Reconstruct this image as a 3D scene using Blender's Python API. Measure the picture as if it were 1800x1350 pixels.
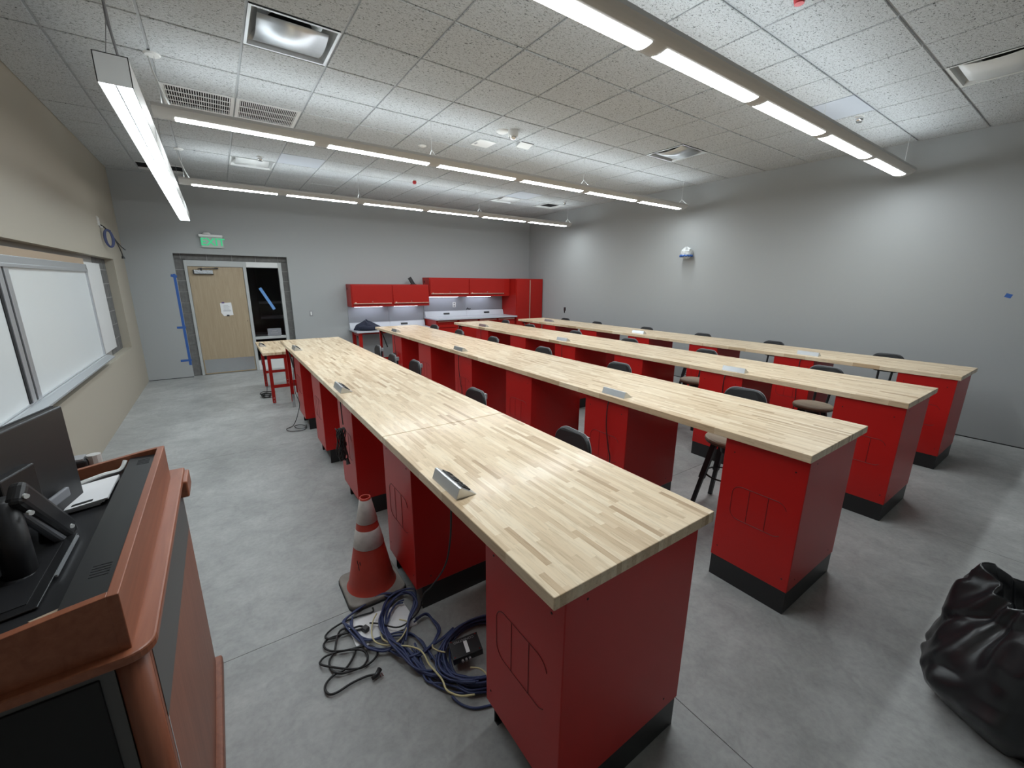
import bpy, bmesh, math, random
from mathutils import Vector, Matrix, noise

random.seed(7)
for o in list(bpy.data.objects): bpy.data.objects.remove(o)
scene = bpy.context.scene
COL = scene.collection

# ------------------------------------------------------------------ camera
CAMZ = 1.849
yaw, pitch, roll = math.radians(34.897), math.radians(13.777), math.radians(0.531)
fw = Vector((math.sin(yaw)*math.cos(pitch), math.cos(yaw)*math.cos(pitch), -math.sin(pitch)))
rt = Vector((math.cos(yaw), -math.sin(yaw), 0)); up = rt.cross(fw)
r2 = rt*math.cos(roll)+up*math.sin(roll); u2 = -rt*math.sin(roll)+up*math.cos(roll)
cam = bpy.data.cameras.new('camera'); camo = bpy.data.objects.new('camera', cam); COL.objects.link(camo)
cam.sensor_width = 36.0; cam.lens = 36.0*728.165/1800.0; cam.clip_start = 0.02; cam.clip_end = 100
camo.matrix_world = Matrix(((r2.x, u2.x, -fw.x, 0), (r2.y, u2.y, -fw.y, 0), (r2.z, u2.z, -fw.z, CAMZ), (0, 0, 0, 1)))
scene.camera = camo

# ------------------------------------------------------------------ world, exposure, lamp strengths
w = bpy.data.worlds.new('world'); scene.world = w; w.use_nodes = True
w.node_tree.nodes['Background'].inputs[0].default_value = (0.5, 0.55, 0.6, 1)
w.node_tree.nodes['Background'].inputs[1].default_value = 0.02
vs = scene.view_settings
vs.view_transform = 'Standard'; vs.look = 'None'; vs.exposure = 0.0; vs.gamma = 1.0; vs.use_curve_mapping = False
E_DOWN, E_UP, E_SIDE, E_WALL, E_UNDER = 48.0, 4.2, 20.0, 14.0, 15.0

# ------------------------------------------------------------------ room numbers (metres; camera stands above the origin)
XL, XR, YN, YF, ZC = -1.259, 7.547, -1.35, 10.013, 3.633
T, OX, OY = 0.6096, 1.623, 3.072

# ------------------------------------------------------------------ materials
MATS = {}
def srgb(r, g, b):
    f = lambda c: (c/255/12.92) if c/255 <= .04045 else ((c/255+.055)/1.055)**2.4
    return (f(r), f(g), f(b), 1)
def mat(name, col, rough=.5, metal=0., spec=.5, coat=0., emit=None, estr=0., alpha=1., trans=0., bump=None, var=None, coat_rough=.08):
    """plain principled; bump=(scale,strength), var=(scale, amount) brightness variation"""
    m = bpy.data.materials.new(name); m.use_nodes = True; nt = m.node_tree; b = nt.nodes['Principled BSDF']
    c = col if len(col) == 4 else (*col, 1)
    b.inputs['Base Color'].default_value = c; b.inputs['Roughness'].default_value = rough; b.inputs['Metallic'].default_value = metal
    b.inputs['Specular IOR Level'].default_value = spec; b.inputs['Coat Weight'].default_value = coat; b.inputs['Coat Roughness'].default_value = coat_rough
    b.inputs['Alpha'].default_value = alpha; b.inputs['Transmission Weight'].default_value = trans
    if emit: b.inputs['Emission Color'].default_value = emit if len(emit) == 4 else (*emit, 1); b.inputs['Emission Strength'].default_value = estr
    if bump or var:
        tc = nt.nodes.new('ShaderNodeTexCoord')
    if var:
        n = nt.nodes.new('ShaderNodeTexNoise'); n.inputs['Scale'].default_value = var[0]; n.inputs['Detail'].default_value = 6
        mr = nt.nodes.new('ShaderNodeMapRange'); mr.inputs[1].default_value = .3; mr.inputs[2].default_value = .7; mr.inputs[3].default_value = 1-var[1]; mr.inputs[4].default_value = 1+var[1]
        mx = nt.nodes.new('ShaderNodeMix'); mx.data_type = 'RGBA'; mx.blend_type = 'MULTIPLY'; mx.inputs[0].default_value = 1
        cb = nt.nodes.new('ShaderNodeCombineColor')
        nt.links.new(tc.outputs['Object'], n.inputs['Vector']); nt.links.new(n.outputs['Fac'], mr.inputs[0])
        for i in range(3): nt.links.new(mr.outputs[0], cb.inputs[i])
        mx.inputs[6].default_value = c; nt.links.new(cb.outputs[0], mx.inputs[7]); nt.links.new(mx.outputs[2], b.inputs['Base Color'])
    if bump:
        n2 = nt.nodes.new('ShaderNodeTexNoise'); n2.inputs['Scale'].default_value = bump[0]; n2.inputs['Detail'].default_value = 4
        bp = nt.nodes.new('ShaderNodeBump'); bp.inputs['Strength'].default_value = bump[1]; bp.inputs['Distance'].default_value = .01
        nt.links.new(tc.outputs['Object'], n2.inputs['Vector']); nt.links.new(n2.outputs['Fac'], bp.inputs['Height']); nt.links.new(bp.outputs[0], b.inputs['Normal'])
    MATS[name] = m; return m
def emis(name, col, s):
    m = bpy.data.materials.new(name); m.use_nodes = True; nt = m.node_tree; nt.nodes.remove(nt.nodes['Principled BSDF'])
    e = nt.nodes.new('ShaderNodeEmission'); e.inputs[0].default_value = (*col, 1); e.inputs[1].default_value = s
    nt.links.new(e.outputs[0], nt.nodes['Material Output'].inputs[0]); MATS[name] = m; return m
class NT:
    """tiny node-graph helper"""
    def __init__(s, name):
        s.m = bpy.data.materials.new(name); s.m.use_nodes = True; s.t = s.m.node_tree; s.b = s.t.nodes['Principled BSDF']; MATS[name] = s.m
    def n(s, typ, **kw):
        x = s.t.nodes.new('ShaderNode'+typ)
        for k, v in kw.items(): setattr(x, k, v)
        return x
    def l(s, a, b): s.t.links.new(a, b)
    def math(s, op, a, b=None):
        x = s.n('Math', operation=op)
        for i, v in enumerate((a, b)):
            if v is None: continue
            if isinstance(v, (int, float)): x.inputs[i].default_value = v
            else: s.l(v, x.inputs[i])
        return x.outputs[0]
    def ramp(s, fac, stops):
        x = s.n('ValToRGB'); e = x.color_ramp.elements
        while len(e) < len(stops): e.new(.5)
        for i, (p, c) in enumerate(stops): e[i].position = p; e[i].color = c if len(c) == 4 else (*c, 1)
        s.l(fac, x.inputs[0]); return x.outputs[0]
    def noise(s, vec, scale, detail=5, rough=.5, dist=0):
        x = s.n('TexNoise'); x.inputs['Scale'].default_value = scale; x.inputs['Detail'].default_value = detail; x.inputs['Roughness'].default_value = rough; x.inputs['Distortion'].default_value = dist
        s.l(vec, x.inputs['Vector']); return x.outputs['Fac']
    def mapping(s, vec, scale=(1, 1, 1), loc=(0, 0, 0)):
        x = s.n('Mapping'); x.inputs['Scale'].default_value = scale; x.inputs['Location'].default_value = loc; s.l(vec, x.inputs['Vector']); return x.outputs[0]
    def mix(s, blend, fac, a, b):
        x = s.n('Mix', data_type='RGBA', blend_type=blend)
        if isinstance(fac, (int, float)): x.inputs[0].default_value = fac
        else: s.l(fac, x.inputs[0])
        for i, v in ((6, a), (7, b)):
            if isinstance(v, tuple): x.inputs[i].default_value = v if len(v) == 4 else (*v, 1)
            else: s.l(v, x.inputs[i])
        return x.outputs[2]
    def bump(s, h, strength, dist=.01):
        x = s.n('Bump'); x.inputs['Strength'].default_value = strength; x.inputs['Distance'].default_value = dist; s.l(h, x.inputs['Height']); s.l(x.outputs[0], s.b.inputs['Normal'])

def butcher_block(name, ax_long='Y'):
    g = NT(name); geo = g.n('NewGeometry'); sx = g.n('SeparateXYZ'); g.l(geo.outputs['Position'], sx.inputs[0])
    long_, cross = (sx.outputs['Y'], sx.outputs['X']) if ax_long == 'Y' else (sx.outputs['X'], sx.outputs['Y'])
    row = g.math('FLOOR', g.math('DIVIDE', cross, .0235))
    wn = g.n('TexWhiteNoise', noise_dimensions='1D'); g.l(row, wn.inputs['W'])
    st = g.math('FLOOR', g.math('DIVIDE', g.math('ADD', long_, g.math('MULTIPLY', wn.outputs['Value'], 7.3)), .24))
    cv = g.n('CombineXYZ'); g.l(row, cv.inputs[0]); g.l(st, cv.inputs[1])
    w2 = g.n('TexWhiteNoise', noise_dimensions='2D'); g.l(cv.outputs[0], w2.inputs['Vector'])
    base = g.ramp(w2.outputs['Value'], [(0, (.45, .31, .18)), (.07, (.585, .43, .27)), (.28, (.695, .54, .36)), (.7, (.755, .605, .415)), (1, (.82, .69, .505))])
    sc = (14, 1.3, 14) if ax_long == 'Y' else (1.3, 14, 14)
    off = g.n('VectorMath', operation='ADD'); g.l(geo.outputs['Position'], off.inputs[0]); g.l(w2.outputs['Color'], off.inputs[1])
    gr = g.noise(g.mapping(off.outputs[0], sc), 6, 6, .6, .6)
    grain = g.ramp(gr, [(.3, (.80, .77, .72)), (.5, (1, 1, 1)), (.75, (1.06, 1.05, 1.03))])
    c = g.mix('MULTIPLY', 1., base, grain)
    g.l(c, g.b.inputs['Base Color']); g.b.inputs['Roughness'].default_value = .42
    g.b.inputs['Coat Weight'].default_value = .42; g.b.inputs['Coat Roughness'].default_value = .15; g.b.inputs['Coat IOR'].default_value = 1.3; g.b.inputs['Specular IOR Level'].default_value = .25; return g.m

def tile_material():
    g = NT('ceiling_tile'); tc = g.n('TexCoord'); oi = g.n('ObjectInfo')
    ad = g.n('VectorMath', operation='ADD'); g.l(tc.outputs['Object'], ad.inputs[0])
    cx = g.n('CombineXYZ'); g.l(g.math('MULTIPLY', oi.outputs['Random'], 37.), cx.inputs[0]); g.l(g.math('MULTIPLY', oi.outputs['Random'], 91.), cx.inputs[1]); g.l(cx.outputs[0], ad.inputs[1])
    f = g.noise(g.mapping(ad.outputs[0], (1, 1.7, 1)), 54, 2.5, .55, 1.2)
    f2 = g.noise(ad.outputs[0], 150, 2, .5)
    c = g.ramp(f, [(.33, (.12, .125, .125)), (.415, (.495, .51, .515)), (.6, (.57, .59, .60))])
    c2 = g.ramp(f2, [(.3, (.82, .82, .82)), (.5, (1, 1, 1))])
    g.l(g.mix('MULTIPLY', .8, c, c2), g.b.inputs['Base Color']); g.b.inputs['Roughness'].default_value = .95; g.b.inputs['Specular IOR Level'].default_value = .1
    g.bump(f, .8, .006); return g.m

def concrete_material():
    g = NT('concrete_floor'); geo = g.n('NewGeometry'); p = geo.outputs['Position']
    a = g.noise(p, 1.1, 8, .62, .4); b_ = g.noise(p, 7, 6, .65, .8); c = g.noise(p, 40, 3, .6)
    base = g.ramp(a, [(.3, (.265, .27, .262)), (.5, (.345, .35, .342)), (.72, (.435, .44, .43))])
    m1 = g.mix('MULTIPLY', .75, base, g.ramp(b_, [(.3, (.78, .78, .78)), (.55, (1, 1, 1)), (.8, (1.22, 1.22, 1.2))]))
    m2 = g.mix('MULTIPLY', .5, m1, g.ramp(c, [(.3, (.85, .85, .85)), (.6, (1.1, 1.1, 1.1))]))
    v = g.n('TexVoronoi', feature='DISTANCE_TO_EDGE'); v.inputs['Scale'].default_value = 1.3; g.l(g.mapping(p, (1, 1, 1), (3.1, 1.7, 0)), v.inputs['Vector'])
    scr = g.noise(g.mapping(p, (2.2, .7, 1)), 5, 7, .7, 2.)
    m3 = g.mix('SCREEN', g.ramp(scr, [(.66, (0, 0, 0)), (.8, (.35, .35, .35))]), m2, (.42, .42, .41))
    g.l(m3, g.b.inputs['Base Color']); g.b.inputs['Roughness'].default_value = .46
    rr = g.n('MapRange'); g.l(a, rr.inputs[0]); rr.inputs[3].default_value = .36; rr.inputs[4].default_value = .6; g.l(rr.outputs[0], g.b.inputs['Roughness'])
    g.bump(c, .06, .004); return g.m

def wood_material(name, dark, light, ax, rough=.4, scale=1.):
    g = NT(name); geo = g.n('NewGeometry'); s = [22., 22., 22.]; s['XYZ'.index(ax)] = 1.4
    n_ = g.noise(g.mapping(geo.outputs['Position'], tuple(v*scale for v in s)), 1.6, 7, .6, .7)
    g.l(g.ramp(n_, [(.3, dark), (.7, light)]), g.b.inputs['Base Color']); g.b.inputs['Roughness'].default_value = rough; return g.m

mat('wall_grey', (.37, .383, .383), .75, spec=.2, bump=(260, .06))
mat('wall_tan', (.40, .362, .295), .6, spec=.3, bump=(260, .06))
tile_material(); concrete_material()
mat('grid_metal', (.44, .455, .47), .45, spec=.4)
mat('panel_smooth', (.47, .50, .55), .5)
butcher_block('butcher_block', 'Y')
mat('red_paint', (.47, .012, .010), .38, spec=.32, coat=.14, coat_rough=.16, var=(1.5, .06))
mat('red_bright', (.35, .012, .008), .36, spec=.3, var=(1.2, .05))
mat('red_groove', (.10, .004, .004), .6)
mat('black_base', (.012, .012, .013), .38)
mat('black_plastic', (.018, .018, .02), .42)
mat('black_matte', (.010, .010, .011), .7)
mat('black_rubber', (.013, .013, .014), .6)
mat('stool_black', (.016, .018, .020), .5)
wood_material('seat_wood', (.42, .33, .24), (.56, .46, .35), 'Y', .5)
mat('seat_rim', (.15, .095, .06), .5)
mat('alu', (.60, .62, .64), .33, 1.0, bump=(60, .04))
mat('alu_frame', (.62, .64, .66), .38, .75)
mat('steel_brushed', (.58, .60, .62), .26, 1.0, bump=(90, .05))
mat('white_metal', (.70, .71, .70), .4)
mat('fixture_body', (.50, .49, .47), .45, spec=.5)
mat('galv', (.56, .58, .60), .34, .85)
mat('pan_metal', (.52, .54, .55), .35, .35)
mat('grille_white', (.70, .70, .69), .45)
mat('duct_black', (.006, .006, .007), .9)
mat('whiteboard', (.74, .77, .77), .22, spec=.5)
mat('tackboard', (.62, .62, .61), .8, bump=(300, .2))
mat('cmu', (.150, .148, .142), .95, bump=(120, .5), var=(14, .18))
mat('mortar', (.33, .325, .31), .95)
mat('tan_wood', (.40, .30, .21), .55)
wood_material('birch', (.34, .262, .168), (.42, .335, .225), 'Z', .45)
mat('frame_grey', (.44, .455, .45), .42)
mat('glass_dark', (.02, .022, .024), .03, spec=.6, trans=.0)
g_ = mat('glass', (1, 1, 1), .01, trans=1.0); g_.node_tree.nodes['Principled BSDF'].inputs['IOR'].default_value = 1.12
mat('clear_plastic', (.60, .68, .63), .15, alpha=.6)
mat('paper', (.80, .80, .81), .8)
mat('ink', (.30, .31, .34), .8)
mat('tape_blue', (.030, .105, .36), .65)
mat('tape_blue_light', (.13, .30, .62), .65)
mat('tape_purple', (.10, .06, .22), .6)
mat('sign_grey', (.22, .225, .245), .5)
mat('counter_grey', (.52, .54, .58), .32)
mat('backsplash', (.33, .345, .375), .5)
mat('handle_alu', (.72, .50, .40), .3, .8)
mat('jacket', (.016, .020, .040), .85, bump=(40, .3))
mat('cable_blue', (.035, .050, .135), .45)
mat('cable_yellow', (.62, .55, .30), .45)
mat('cable_black', (.010, .010, .011), .5)
mat('cable_brown', (.045, .04, .036), .5)
mat('cable_grey', (.30, .30, .31), .5)
mat('white_plastic', (.78, .78, .76), .4)
mat('plate_white', (.86, .86, .87), .25, spec=.6)
mat('cone_orange', (.46, .050, .032), .5, var=(9, .10))
mat('cone_inside', (.62, .025, .03), .5)
mat('cone_base', (.26, .24, .215), .8, var=(10, .25))
mat('cone_black', (.03, .03, .03), .8)
mat('cone_white', (.60, .575, .55), .55, var=(16, .16))
wood_material('cherry', (.235, .072, .034), (.33, .115, .058), 'Y', .38)
wood_material('cherry_side', (.20, .060, .030), (.28, .095, .048), 'Z', .45)
mat('lectern_strip', (.10, .098, .095), .5)
mat('bag', (.012, .0125, .014), .30, spec=.6, bump=(9, .12))
mat('wrap_clear', (.72, .75, .75), .18, spec=.7, alpha=.8)
mat('chrome', (.8, .8, .8), .15, 1.0)
mat('red_plastic', (.55, .03, .04), .4)
mat('screw', (.02, .004, .004), .6)
mat('stair_dark', (.05, .05, .052), .7)
emis('lens', (.90, .965, 1.0), E_DOWN)
emis('uplight', (.88, .96, 1.0), E_UP)
emis('sidelight', (.86, .95, 1.0), E_SIDE)
emis('lens_wall', (.80, .93, 1.0), E_WALL)
emis('under_led', (.80, .86, 1.0), E_UNDER)
emis('exit_green', (.10, .85, .38), .62)
mat('lens_rib', (.45, .5, .53), .5)

# ------------------------------------------------------------------ mesh helpers
ORG = {}
class MB:
    def __init__(s): s.v = []; s.f = []
    def box(s, x0, x1, y0, y1, z0, z1):
        b = len(s.v); s.v += [(x0, y0, z0), (x1, y0, z0), (x1, y1, z0), (x0, y1, z0), (x0, y0, z1), (x1, y0, z1), (x1, y1, z1), (x0, y1, z1)]
        s.f += [(b, b+3, b+2, b+1), (b+4, b+5, b+6, b+7), (b, b+1, b+5, b+4), (b+1, b+2, b+6, b+5), (b+2, b+3, b+7, b+6), (b+3, b, b+4, b+7)]; return s
    def obox(s, c, size, M):
        b = len(s.v); c = Vector(c)
        for dz in (-.5, .5):
            for dx, dy in ((-.5, -.5), (.5, -.5), (.5, .5), (-.5, .5)):
                s.v.append(tuple(c+M @ Vector((dx*size[0], dy*size[1], dz*size[2]))))
        s.f += [(b, b+3, b+2, b+1), (b+4, b+5, b+6, b+7), (b, b+1, b+5, b+4), (b+1, b+2, b+6, b+5), (b+2, b+3, b+7, b+6), (b+3, b, b+4, b+7)]; return s
    def prism(s, poly, axis, a0, a1):
        """poly: 2D points; axis x: (y,z); y: (x,z); z: (x,y)"""
        b = len(s.v); n = len(poly)
        def P(p, a): return {'x': (a, p[0], p[1]), 'y': (p[0], a, p[1]), 'z': (p[0], p[1], a)}[axis]
        s.v += [P(p, a0) for p in poly]+[P(p, a1) for p in poly]
        s.f += [tuple(range(b+n-1, b-1, -1)), tuple(range(b+n, b+2*n))]+[(b+i, b+(i+1) % n, b+n+(i+1) % n, b+n+i) for i in range(n)]; return s
    def tube(s, pts, r, n=8, closed=False, square=False, caps=True):
        pts = [Vector(p) for p in pts]; N = len(pts); b = len(s.v)
        rs = r if isinstance(r, (list, tuple)) else [r]*N
        t0 = (pts[1]-pts[0]).normalized(); a = Vector((0, 0, 1)) if abs(t0.z) < .9 else Vector((1, 0, 0))
        nr = t0.cross(a).normalized()
        for i, p in enumerate(pts):
            if closed: t = (pts[(i+1) % N]-pts[i-1]).normalized()
            else: t = (pts[min(i+1, N-1)]-pts[max(i-1, 0)]).normalized()
            nr = (nr-t*nr.dot(t)); nr = nr.normalized() if nr.length > 1e-6 else t.orthogonal().normalized()
            bn = t.cross(nr)
            for k in range(n):
                an = 2*math.pi*(k+(.5 if square else 0))/n; s.v.append(tuple(p+(nr*math.cos(an)+bn*math.sin(an))*rs[i]))
        M_ = N if closed else N-1
        for i in range(M_):
            for k in range(n):
                j = (i+1) % N; s.f.append((b+i*n+k, b+i*n+(k+1) % n, b+j*n+(k+1) % n, b+j*n+k))
        if not closed and caps: s.f += [tuple(b+k for k in range(n-1, -1, -1)), tuple(b+(N-1)*n+k for k in range(n))]
        return s
    def lathe(s, prof, c=(0, 0, 0), n=24, cap0=False, cap1=False):
        b = len(s.v); c = Vector(c)
        for r, z in prof:
            for k in range(n): a = 2*math.pi*k/n; s.v.append((c.x+r*math.cos(a), c.y+r*math.sin(a), c.z+z))
        for i in range(len(prof)-1):
            for k in range(n): s.f.append((b+i*n+k, b+i*n+(k+1) % n, b+(i+1)*n+(k+1) % n, b+(i+1)*n+k))
        if cap0: s.f.append(tuple(b+k for k in range(n-1, -1, -1)))
        if cap1: s.f.append(tuple(b+(len(prof)-1)*n+k for k in range(n)))
        return s
    def grid(s, pts):
        """pts: 2D list of 3D points"""
        b = len(s.v); R = len(pts); C = len(pts[0])
        for row in pts: s.v += [tuple(p) for p in row]
        for i in range(R-1):
            for j in range(C-1): s.f.append((b+i*C+j, b+i*C+j+1, b+(i+1)*C+j+1, b+(i+1)*C+j))
        return s
    def build(s, name, m, parent=None, smooth=False, bevel=0, local=False, seg=2, solid=0, subsurf=0):
        me = bpy.data.meshes.new(name); o = bpy.data.objects.new(name, me); COL.objects.link(o)
        if parent is not None:
            o.parent = parent; org = Vector((0, 0, 0)) if local else ORG.get(parent.name, Vector((0, 0, 0)))
        else:
            if local: org = Vector((0, 0, 0))
            else:
                xs = [v[0] for v in s.v]; ys = [v[1] for v in s.v]; zs = [v[2] for v in s.v]
                org = Vector(((min(xs)+max(xs))/2, (min(ys)+max(ys))/2, min(zs)))
            o.location = org
        ORG[o.name] = org
        me.from_pydata([(v[0]-org.x, v[1]-org.y, v[2]-org.z) for v in s.v], [], s.f)
        bm = bmesh.new(); bm.from_mesh(me); bmesh.ops.recalc_face_normals(bm, faces=bm.faces); bm.to_mesh(me); bm.free()
        if m: me.materials.append(MATS[m])
        if smooth:
            for p in me.polygons: p.use_smooth = True
        if solid: md = o.modifiers.new('solid', 'SOLIDIFY'); md.thickness = solid; md.offset = 0
        if subsurf: md = o.modifiers.new('sub', 'SUBSURF'); md.levels = subsurf; md.render_levels = subsurf
        if bevel:
            md = o.modifiers.new('bevel', 'BEVEL'); md.width = bevel; md.segments = seg; md.limit_method = 'ANGLE'; md.angle_limit = math.radians(40)
        return o
def tag(o, label, cat, group=None):
    o['label'] = label; o['category'] = cat
    if group: o['group'] = group
    return o
def struct(o, label=None):
    o['kind'] = 'structure'
    if label: o['label'] = label
    return o
def thing(name, label, cat, loc=(0, 0, 0), rz=0, group=None):
    o = bpy.data.objects.new(name, None); COL.objects.link(o); o.empty_display_size = .1
    o.location = loc; o.rotation_euler = (0, 0, rz); ORG[o.name] = Vector(loc)
    return tag(o, label, cat, group)
def copy_tree(o, parent=None):
    c = o.copy(); COL.objects.link(c); c.parent = parent
    for ch in o.children: copy_tree(ch, c)
    return c
def bx(name, m, parent, x0, x1, y0, y1, z0, z1, bevel=0, **k): return MB().box(x0, x1, y0, y1, z0, z1).build(name, m, parent, bevel=bevel, **k)
def spline(pts, per=6, closed=False):
    P = [Vector(p) for p in pts]; out = []; N = len(P)
    rng = range(N) if closed else range(N-1)
    for i in rng:
        p0 = P[(i-1) % N] if (closed or i > 0) else P[0]; p1 = P[i]; p2 = P[(i+1) % N]; p3 = P[(i+2) % N] if (closed or i+2 < N) else P[-1]
        for k in range(per):
            t = k/per; out.append(.5*((2*p1)+(p2-p0)*t+(2*p0-5*p1+4*p2-p3)*t*t+(3*p1-p0-3*p2+p3)*t**3))
    if not closed: out.append(P[-1])
    return out
def rrect(w, h, r, seg=5):
    out = []
    for cx, cy, a0 in ((w/2-r, h/2-r, 0), (-w/2+r, h/2-r, 90), (-w/2+r, -h/2+r, 180), (w/2-r, -h/2+r, 270)):
        for k in range(seg+1): a = math.radians(a0+90*k/seg); out.append((cx+r*math.cos(a), cy+r*math.sin(a)))
    return out
def text_mesh(name, txt, size, m, parent, M, extrude=.001, bold=0.):
    cu = bpy.data.curves.new('t', 'FONT'); cu.body = txt; cu.size = size; cu.align_x = 'CENTER'; cu.align_y = 'CENTER'; cu.extrude = extrude; cu.offset = bold
    to = bpy.data.objects.new('t', cu); COL.objects.link(to)
    dg = bpy.context.evaluated_depsgraph_get(); me = bpy.data.meshes.new_from_object(to.evaluated_get(dg)); bpy.data.objects.remove(to)
    me.transform(M); me.materials.clear(); me.materials.append(MATS[m])
    org = ORG.get(parent.name, Vector((0, 0, 0)))
    me.transform(Matrix.Translation(-org))
    o = bpy.data.objects.new(name, me); COL.objects.link(o); o.parent = parent; ORG[o.name] = org; return o
def face_minus_y(loc): return Matrix.Translation(loc) @ Matrix.Rotation(math.pi/2, 4, 'X')      # text on a far-wall thing, read from the room

ORD = ['first', 'second', 'third', 'fourth', 'fifth', 'sixth', 'seventh']

# ================================================================== ROOM SHELL
# floor: concrete slabs divided by saw-cut joints
flo = struct(bx('floor', 'mortar', None, XL-.3, XR+.3, YN-.2, YF+2.2, -.14, -.012), 'polished grey concrete floor with saw-cut joints')
xs = [XL-.3, 1.492, 4.322, XR+.3]; ys = [YN-.2, 2.178, 5.2, 8.25, YF+2.2]
for i in range(3):
    for j in range(4):
        bx('slab', 'concrete_floor', flo, xs[i]+.0016, xs[i+1]-.0016, ys[j]+.0016, ys[j+1]-.0016, -.1, 0)

# right wall, near wall
struct(bx('wall_right', 'wall_grey', None, XR, XR+.12, YN-.12, YF+.12, 0, ZC+.1), 'plain grey painted wall behind the fourth bench row')
struct(bx('wall_near', 'wall_grey', None, XL-.3, XR+.12, YN-.12, YN, 0, ZC+.1), 'grey wall behind the photographer')
struct(bx('baseboard_right', 'black_rubber', None, XR-.004, XR, YN, YF, 0, .012))
# left wall with the long niche
NY0, NY1, NZ0, NZ1, ND = .55, 9.01, .772, 2.142, .105
m = MB()
m.box(XL-ND, XL, YN-.12, YF+.2, NZ1, ZC+.1); m.box(XL-ND, XL, YN-.12, YF+.2, 0, NZ0); m.box(XL-ND, XL, NY1, YF+.2, NZ0, NZ1); m.box(XL-ND, XL, YN-.12, NY0, NZ0, NZ1)
wl = struct(m.build('wall_left', 'wall_tan'), 'tan painted wall with a long recessed whiteboard niche')
bx('mortar_bed', 'mortar', wl, XL-ND-.2, XL-ND-.006, NY0-.1, NY1+.1, 0, ZC+.1)
BLK = MB().box(0, .39, 0, .09, 0, .193).build('block_mesh', 'cmu', local=True); BLKM = BLK.data; bpy.data.objects.remove(BLK)
def block(parent, x, y, z, rz=0, sx=1., sz=1.):
    o = bpy.data.objects.new('block', BLKM); COL.objects.link(o); o.parent = parent
    o.location = Vector((x, y, z))-ORG[parent.name]; o.rotation_euler = (0, 0, rz); o.scale = (sx, 1, sz); return o
for k in range(7):                                                  # concrete blocks visible beside the tackboard
    z0 = .765+k*.203
    for (ya, yb) in (((8.2, 8.62), (8.63, 9.02)) if k % 2 else ((8.2, 8.43), (8.44, 8.83), (8.84, 9.02))):
        block(wl, XL-ND-.09, yb, z0, -math.pi/2, (yb-ya)/.39, 1 if k < 6 else .8).rotation_euler = (0, 0, -math.pi/2)
for ch in wl.children:
    if ch.name.startswith('block'): ch.location.x = (XL-ND-.092)-ORG[wl.name].x
# far wall with the door opening
DX0, DX1, DZ1 = -.585, 1.268, 2.313
m = MB().prism([(XL-.3, 0), (DX0, 0), (DX0, DZ1), (DX1, DZ1), (DX1, 0), (XR+.12, 0), (XR+.12, ZC+.1), (XL-.3, ZC+.1)], 'y', YF, YF+.105)
wf = struct(m.build('wall_far', 'wall_grey'), 'grey painted wall with the door and the red cabinets')
FX0, FX1, FZ1 = -.452, 1.160, 2.200                                # door frame outer edges
m = MB().box(XL-.3, FX0+.03, YF+.115, YF+.25, 0, ZC+.1).box(FX1-.03, XR+.1, YF+.115, YF+.25, 0, ZC+.1).box(FX0+.03, FX1-.03, YF+.115, YF+.25, FZ1-.03, ZC+.1)
m.build('mortar_bed', 'mortar', wf)
for k in range(11):
    z0 = .003+k*.203
    for (xa, xb) in (((-.62, -.42), (1.13, 1.30)) if k % 2 else ((-.62, -.42), (1.13, 1.30))):
        block(wf, xa, YF+.107, z0, 0, (xb-xa)/.39)
z0 = 2.203
for xa, xb in ((-.80, -.49), (-.48, -.09), (-.08, .31), (.32, .71), (.72, 1.11), (1.12, 1.40)):
    block(wf, xa, YF+.107, z0, 0, (xb-xa)/.39)
struct(bx('baseboard_far', 'black_rubber', None, XL, DX0, YF-.004, YF, 0, .010))

# door, frame, sidelight
dr = bpy.data.objects.new('door_1', None); COL.objects.link(dr); dr.location = (.35, YF+.1, 0); ORG[dr.name] = Vector((.35, YF+.1, 0)); struct(dr, 'birch door with steel kick plate in a grey frame')
Y0, Y1 = YF+.082, YF+.2
m = MB().box(FX0, -.408, Y0, Y1, 0, FZ1).box(.478, .532, Y0, Y1, 0, FZ1).box(1.098, FX1, Y0, Y1, 0, FZ1).box(-.408, .478, Y0, Y1, 2.092, FZ1).box(.532, 1.098, Y0, Y1, 2.092, FZ1)
m.build('door_frame', 'frame_grey', dr, bevel=.003)
bx('glazing_head', 'white_metal', dr, .538, 1.092, Y0-.004, Y0+.02, 2.10, FZ1-.004)
lf = bx('door_leaf', 'birch', dr, -.404, .474, Y0+.018, Y0+.062, .008, 2.088, .002)
bx('kick_plate', 'steel_brushed', lf, -.385, .458, Y0+.0155, Y0+.018, .03, .30)
MB().tube([(.435, Y0+.012, 1.035), (.435, Y0+.02, 1.035)], .008, 10).build('bore_hole', 'black_matte', lf)
cl = bx('door_closer', 'steel_brushed', dr, -.315, -.02, Y0-.035, Y0+.018, 1.955, 2.025, .006)
MB().obox((-.1, Y0-.02, 2.055), (.30, .018, .012), Matrix.Identity(3)).obox((-.2, Y0-.028, 2.04), (.03, .03, .05), Matrix.Identity(3)).obox((.04, Y0-.0, 2.062), (.06, .03, .02), Matrix.Identity(3)).build('closer_arm', 'black_base', cl)
bx('closer_end_cap', 'black_base', cl, -.328, -.315, Y0-.035, Y0+.018, 1.945, 2.03)
bx('closer_rim', 'black_base', cl, -.328, -.012, Y0-.033, Y0+.016, 1.945, 1.955)
win = bpy.data.objects.new('window_1', None); COL.objects.link(win); win.location = (.815, YF+.1, 0); ORG[win.name] = Vector((.815, YF+.1, 0)); struct(win, 'dark glazed sidelight beside the birch door')
bx('glass_pane', 'glass', win, .532, 1.098, Y0+.05, Y0+.056, .70, 2.092)
bx('glass_pane', 'glass', win, .532, 1.098, Y0+.05, Y0+.056, .20, .645)
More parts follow.
